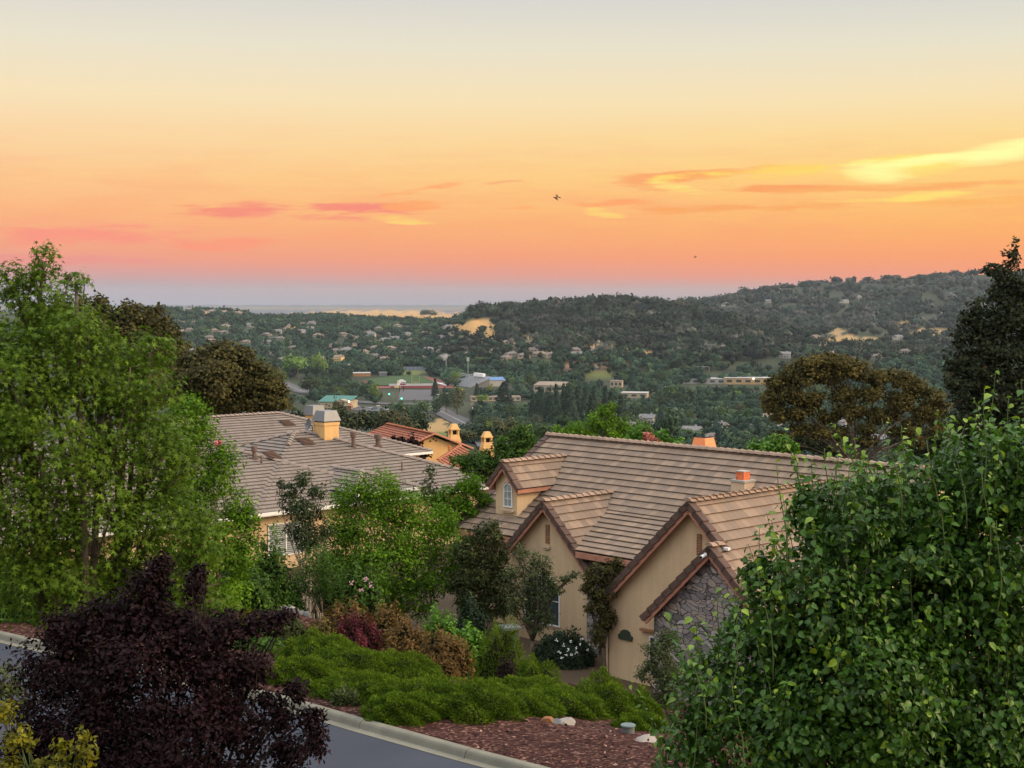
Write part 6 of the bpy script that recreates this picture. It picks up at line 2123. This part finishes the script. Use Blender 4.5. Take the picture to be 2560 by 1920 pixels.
one = [  # u, Y, vtop, width px, kind, colour, label
    (374, 1480, 381.5, 14, 'round', 'light', 'pale yellow-green tree between the teal roof and the green signals'), (393, 1960, 363, 20, 'round', 'light', 'round fresh green tree behind the dark shed by the field'),
    (481, 1960, 356, 26, 'round', 'light', 'broad pale green tree behind the press box'), (490, 1560, 384, 7, 'tall', 'yellow', 'small yellow tree below the blue gym roof'),
    (458, 1590, 386, 12, 'round', 'yellow', 'yellow-tinged tree at the right end of the banner fence'), (482, 1450, 394, 15, 'round', 'light', 'yellow-green tree in front of the long tan school block'),
    (252, 1900, 352, 24, 'round', 'mid', 'large mid-green tree right above the dark oak'), (297, 1850, 352, 30, 'round', 'light', 'broad light green tree above the left stretch of road'), (319, 1880, 351, 20, 'round', 'light', 'light green tree right of the broad one above the road'),
    (278, 1700, 366, 26, 'round', 'light', 'light green tree bending over the left stretch of road'), (310, 1600, 374, 28, 'round', 'mid', 'green bushy tree beside the left stretch of road'),
    (430, 5000, 308.6, 17, 'round', 'dark', 'lone dark oak on the far golden ridge'), (424, 4960, 310.5, 10, 'round', 'dark', 'smaller dark oak at the left of the lone ridge oak'),
    (435, 1560, 378, 8, 'conifer', 'conifer', 'single dark conifer in front of the red track'), (477, 1500, 383, 8, 'conifer', 'conifer', 'small dark conifer before the tan school block'), (504, 1380, 381, 20, 'conifer', 'conifer', 'big dark conifer right of the blue gym'),
    (446, 1330, 388, 15, 'round', 'dark', 'dark rounded tree right of the empty lot'), (436, 1280, 396, 16, 'round', 'dark', 'dark tree leaning over the road bend'), (418, 1250, 398, 22, 'round', 'mid', 'green tree beside the road below the crossing'),
    (399, 1230, 398, 22, 'round', 'mid', 'green tree under the green signal at the crossing'), (457, 1300, 384, 20, 'round', 'olive', 'olive tree behind the road bend'),
    (338, 560, 392, 14, 'round', 'olive', 'thin brownish tree in front of the teal-roofed building'), (320, 330, 401, 34, 'round', 'olive', 'dark bushy tree behind the metal hood'), (349, 300, 402, 38, 'round', 'olive', 'brownish dark tree right of the metal hood'),
    (372, 320, 404, 40, 'round', 'dark', 'dark tree mass left above the red tiles'), (398, 300, 404, 40, 'round', 'olive', 'olive-dark tree mass just above the red tiles'), (418, 340, 407, 32, 'round', 'dark', 'dark tree right above the red tiles'), (300, 300, 403, 30, 'round', 'dark', 'dark tree over the top of the grey roof'),
    (462, 330, 426, 34, 'round', 'olive', 'grey-green tree right behind the ochre chimney'), (485, 380, 424, 34, 'round', 'dark', 'dark grey-green tree between the ochre chimneys'), (505, 520, 412, 30, 'round', 'olive', 'grey-green broad tree behind the garden tree'),
    (540, 420, 420, 26, 'round', 'mid', 'mid-green tree over the left end of the main ridge'), (563, 500, 410, 24, 'round', 'dark', 'dark green tree under the conifer row'), (584, 460, 418, 22, 'round', 'mid', 'green tree left of the yellow-green tree'),
    (622, 520, 414, 20, 'round', 'mid', 'green tree right of the yellow-green tree'), (645, 480, 416, 22, 'round', 'olive', 'grey tree above the pink blossom'), (668, 560, 402, 28, 'round', 'dark', 'large dark tree above the orange chimney'),
]
for u, Yd, vt, wp_, kd, key, lab in one:
    put_tree(u, Yd, vt, wp_, kd, key, lab)
GC = 'dark conifers in the tall row behind the school'
for u, vt, Yd in [(532, 391, 1150), (540, 386, 1140), (547, 383, 1160), (555, 380, 1130), (562, 384, 1150), (570, 383, 1140), (578, 386, 1160), (587, 383, 1130), (596, 388, 1150), (604, 384, 1140), (612, 387, 1160), (621, 392, 1150), (551, 390, 1110), (574, 391, 1100), (592, 393, 1105)]:
    put_tree(u + rng.uniform(-2, 2), Yd, vt + rng.uniform(-3, 4), rng.uniform(9, 17), 'conifer' if rng.random() < .8 else 'tall', 'conifer', 'tall dark conifer in the row behind the left end of the main ridge', GC)
BLD = [(309, 389, 353, 409), (474, 374, 512, 387.5), (476, 391, 528, 402), (534, 381, 566, 392.5), (684, 377, 772, 386), (442, 376, 476, 389), (397, 378, 407, 392), (622, 388, 648, 398.5), (610, 380, 623, 388), (354, 370, 388, 377), (404, 366, 427, 371)]
GRD = [(352, 403, 400, 413), (376, 376, 440, 388), (398, 388, 436, 402), (404, 402, 470, 423), (704, 370, 732, 376), (586, 373, 614, 379), (425, 421, 455, 441), (270, 378, 306, 393), (386, 391, 392, 400), (398, 394, 406, 404)]
CLEAR = [(*q, q[3] - 2) for q in BLD] + [(*q, q[1] + 1) for q in GRD]      # last: rows below which a tree would stand in front


ntry = 0
zl_ = lambda u: 'left of the stadium' if u < 400 else ('between the stadium and the conifer row' if u < 620 else 'below the flat-roofed buildings on the right')
VU = [200, 300, 312, 352, 440, 455, 530, 548, 700, 780, 800, 950, 1024]
VL = [392, 398, 402, 408, 412, 438, 440, 434, 448, 454, 462, 470, 470]
while len(TREES) < 298 and ntry < 30000:
    ntry += 1
    Yd = 1 / rng.uniform(1 / 1900, 1 / 640)
    u = rng.uniform(255, 960)
    if 770 < u < 945 and rng.random() < .7:
        continue
    x = (u - 512) / F * Yd
    hm_ = rng.uniform(9, 19)
    wp_ = rng.uniform(8, 15) / Yd * F
    vb_ = 300 + (CZ - hz1(x, Yd)) / Yd * F
    vt = vb_ - hm_ / Yd * F
    if any(u + wp_ * .45 > a and u - wp_ * .45 < c and vb_ > e_ and vt < d_ - 1 for a, b_, c, d_, e_ in CLEAR):
        continue
    if any(abs(u - a) < wp_ * .45 + 4 and vt < b_ < vb_ and Yd < c for a, b_, c in HPX) and rng.random() < .85:
        continue
    if vt > np.interp(u, VU, VL) - 5:
        continue
    if any(abs(u - a) < (wp_ + c) * .22 and abs(vt - b_) < 2.5 for a, b_, c, d_ in TREES[-80:]):
        continue
    kd = rng.choice(['round', 'round', 'round', 'tall', 'conifer'], p=[.3, .3, .15, .12, .13])
    key = 'conifer' if kd == 'conifer' else rng.choice(['dark', 'mid', 'olive', 'light'], p=[.48, .28, .16, .08])
    if kd == 'conifer':
        wp_ *= .62
    word = {'dark': 'dark green', 'mid': 'mid-green', 'olive': 'grey-olive', 'light': 'light green', 'conifer': 'dark pointed'}[key]
    form = {'round': 'rounded tree', 'tall': 'upright tree', 'conifer': 'conifer'}[kd]
    put_tree(u, Yd, vt, wp_, kd, key, '%s %s in the valley %s' % (word, form, zl_(u)), 'valley trees %s' % zl_(u))

# ---- the wooded hills and the suburb's countless small trees: one mass
def woodland():
    bmh = bmesh.new()
    bmesh.ops.create_icosphere(bmh, subdivisions=1, radius=1)
    iv = np.array([v.co for v in bmh.verts])
    it = np.array([[v.index for v in f.verts] for f in bmh.faces])
    bmh.free()
    VS, TS, CS = [], [], []
    nv = 0
    cnt = 0

    def one_tree(x, y, z, w2, h, c):
        nonlocal nv
        ph = rng.uniform(0, 6.28, 4)
        lump = 1 + .22 * np.sin(iv[:, 0] * 4 + ph[0]) * np.cos(iv[:, 1] * 4 + ph[1]) + .15 * np.sin(iv[:, 2] * 5 + ph[2])
        P = iv * lump[:, None] * np.array([w2 * .84, w2 * .84, h * .42]) + np.array([x, y, z + h * .52])
        VS.append(P)
        TS.append(it + nv)
        CS.append(np.tile(c * .8, (len(P), 1)) * (.72 + .35 * np.clip(iv[:, 2:3] * .0 + rng.random((len(P), 1)), 0, 1)))
        nv += len(P)
        n = 40
        d = unit(rng.standard_normal((n, 3)))
        d[:, 2] = d[:, 2] * .8 + .15
        Q = d * np.array([w2, w2, h * .48]) * rng.uniform(.75, 1.08, n)[:, None] + np.array([x, y, z + h * .52])
        V, T, k = leaf_arrays(Q, d + .6 * rng.standard_normal((n, 3)), w2 * .46 * rng.uniform(.7, 1.3, n), 'oval', None, 1.6)
        VS.append(V)
        TS.append(T + nv)
        CS.append(np.repeat(c[None] * rng.uniform(.65, 1.5, n)[:, None], k, 0))
        nv += len(V)

    def region(n, u0, u1, y0, y1, wr_, hr_, cols, skip_v=None, house=False, vmin=None, dens=None):
        nonlocal cnt
        m = n
        u = rng.uniform(u0, u1, m)
        y = rng.uniform(y0, y1, m)
        x = (u - 512) / F * y
        z = hz(x, y)
        pu, pv = pxv(x, y, z)
        for i in range(m):
            bad = False
            for au, av, ru, rv, cc in PATCH:
                if ((pu[i] - au) / ru) ** 2 + ((pv[i] - av) / rv) ** 2 < 1.15 and (y[i] > 4300) == (av < 321 and au < 450):
                    bad = True
            if bad and rng.random() < .90:
                continue
            if y[i] < 2150 and any(pu[i] + 4 > a and pu[i] - 4 < c and pv[i] > e_ and pv[i] - 8 < d_ - 1 for a, b_, c, d_, e_ in CLEAR):
                continue
            h = rng.uniform(*hr_)
            w2 = rng.uniform(*wr_) / 2
            if house:
                hp = h / y[i] * F
                wp = w2 / y[i] * F
                if any(abs(pu[i] - a) < wp + 3.5 and -1.5 < pv[i] - b_ < hp + 1 and y[i] < c + 12 for a, b_, c in HPX) and rng.random() < .72:
                    continue
                if any(abs(pu[i] - a) < 5 and abs(y[i] - c) < 11 for a, b_, c in HPX):
                    continue
            if dens is not None and rng.random() > dens(pu[i], pv[i]):
                continue
            gr = math.sin(x[i] * .021 + y[i] * .012) + math.sin(x[i] * -.013 + y[i] * .027 + 1.7) + .7 * math.sin(x[i] * .05 + y[i] * .043)
            c = np.array(cols[int(rng.integers(len(cols)))]) * rng.uniform(.6, 1.35) * (1 + .20 * gr)
            sz_ = rng.choice([.65, 1.0, 1.0, 1.45])
            w2, h = w2 * sz_, h * (.6 + .4 * sz_)
            if gr < -1.25 and rng.random() < .55:
                continue
            one_tree(x[i], y[i], z[i], w2, h, c)
            cnt += 1
    def valley(n):
        for _ in range(n):
            y = 1 / rng.uniform(1 / 1950, 1 / 700)
            u = rng.uniform(200, 1250)
            x = (u - 512) / F * y
            z = hz1(x, y)
            h, w2 = rng.uniform(6, 13), rng.uniform(3.5, 7)
            vb_ = 300 + (CZ - z) / y * F
            vt = vb_ - h / y * F
            wp = w2 / y * F
            if vt > np.interp(u, VU, VL) - 2:
                continue
            if any(u + wp > a and u - wp < c and vb_ > e_ and vt < d_ - 1 for a, b_, c, d_, e_ in CLEAR):
                continue
            if any(abs(u - a) < wp + 3 and vt < b_ < vb_ and y < c for a, b_, c in HPX) and rng.random() < .8:
                continue
            c = np.array(subc[int(rng.integers(len(subc)))]) * rng.uniform(.7, 1.4)
            one_tree(x, y, z, w2, h, c)
    oakc = [(.022, .038, .024), (.028, .044, .026), (.017, .030, .021), (.040, .054, .038), (.024, .040, .022), (.030, .046, .028), (.085, .088, .070)]
    subc = [(.022, .050, .028), (.030, .060, .032), (.016, .040, .026), (.045, .078, .036), (.024, .05, .032)]
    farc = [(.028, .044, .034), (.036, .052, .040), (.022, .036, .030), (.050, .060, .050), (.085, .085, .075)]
    oakc = [tuple(q * .8 for q in c_) for c_ in oakc]
    region(1900, 446, 790, 1930, 2720, (9, 24), (8, 17), oakc, house=True)
    region(1500, 780, 1320, 1900, 2600, (9, 16), (8, 14), oakc, house=True)
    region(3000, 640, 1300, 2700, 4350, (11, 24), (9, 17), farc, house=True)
    region(3600, 120, 470, 1800, 3560, (8, 18), (6, 13), subc, house=True)
    region(420, 120, 430, 3300, 3620, (10, 18), (7, 12), subc, house=True)
    region(900, 380, 620, 1800, 2080, (9, 14), (8, 13), subc, house=True)
    region(620, 600, 1040, 1740, 2020, (9, 15), (8, 14), subc, house=True)
    region(160, 470, 760, 2560, 2720, (10, 18), (10, 19), oakc)
    valley(8500)
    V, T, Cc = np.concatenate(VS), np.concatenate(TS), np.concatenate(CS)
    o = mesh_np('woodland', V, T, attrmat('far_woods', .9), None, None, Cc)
    tag(o, 'small far trees covering the hills and the suburban slope', None, None, 'stuff')
    print('woodland trees', cnt)


woodland()

# bare-branched trees on the saddle between the hills
for k, (u, vt, w_) in enumerate([(668, 298, 9), (679, 297, 8), (688, 298.5, 9), (697, 300, 7)]):
    Yd = 2620
    x = (u - 512) / F * Yd
    z = hz1(x, Yd)
    h = CZ - (vt - 300) / F * Yd - z
    t = thing('bare_tree', 'thin pale half-bare tree on the saddle between the two hills', 'tree', (x, Yd, z), 0, 'thin trees on the saddle')
    m = MB().tube([(0, 0, 0), (0, 0, h * .5)], [.5, .35], 6)
    for i in range(9):
        limb(m, (0, 0, h * rng.uniform(.25, .5)), (rng.uniform(-1, 1) * w_ * .8, rng.uniform(-3, 3), h * rng.uniform(.7, 1)), .25, .08, .1, 4, 5)
    m.build('trunk', M['bark'], t)
    P = np.stack([rng.normal(0, w_ * .42, 130), rng.normal(0, 3, 130), h * rng.uniform(.45, 1.0, 130)], 1)
    V, T, kk = leaf_arrays(P, rng.standard_normal((130, 3)), 1.3, 'clump')
    mesh_np('crown', V, T, LF['olive'], t, np.full(len(V), .6))

# birds
def bird(label, u, v, Yd, span, bank):
    t = thing('bird', label, 'bird', tuple(at(u, v, Yd)), 0)
    bmk = MB()
    s = span / 2
    bmk.tube([(-.16 * s * 2, 0, -.05), (-.05, 0, 0), (.12 * s * 2, 0, .02), (.2 * s * 2, 0, .03)], [.02, .11 * s, .09 * s, .02], 8)
    bmk.prism([P3(-.16 * s * 2, -.05, -.05), P3(-.36 * s, -.16, -.1), P3(-.36 * s, .16, -.1), P3(-.16 * s * 2, .05, -.05)], P3(0, 0, .015))
    for sg in (-1, 1):
        bmk.prism([P3(-.12 * s, sg * .05, 0), P3(.18 * s, sg * .05, .02), P3(.20 * s, sg * .5 * s, .30 * s), P3(-.05 * s, sg * s, .22 * s), P3(-.16 * s, sg * .55 * s, .24 * s)], P3(0, 0, .018))
    b_ = bmk.build('body', plain('bird_feathers', (.05, .025, .015), .8, .2), t)
    b_.rotation_euler = bank


bird('dark bird flying in the middle of the sky', 557.7, 197.3, 60, .33, (.5, .35, .9))
bird('tiny distant bird above the right hill', 695.5, 256.8, 150, .42, (.2, .1, .6))

# ------------------------------------------------------------------ air
hm = bpy.data.materials.new('haze')
hm.use_nodes = True
nt = NT(hm.node_tree)
pv_ = nt.n('ShaderNodeVolumePrincipled')
pv_.inputs['Color'].default_value = (.60, .72, .82, 1)
pv_.inputs['Density'].default_value = 0.000031
pv_.inputs['Anisotropy'].default_value = 0.0
nt.link(pv_.outputs[0], nt.n('ShaderNodeOutputMaterial').inputs['Volume'])
hb = MB().box2((-16800, -16800, -165), (16800, 16800, 135)).build('haze', hm)
tag(hb, 'thin pale air between the viewer and the far hills', None, None, 'stuff')
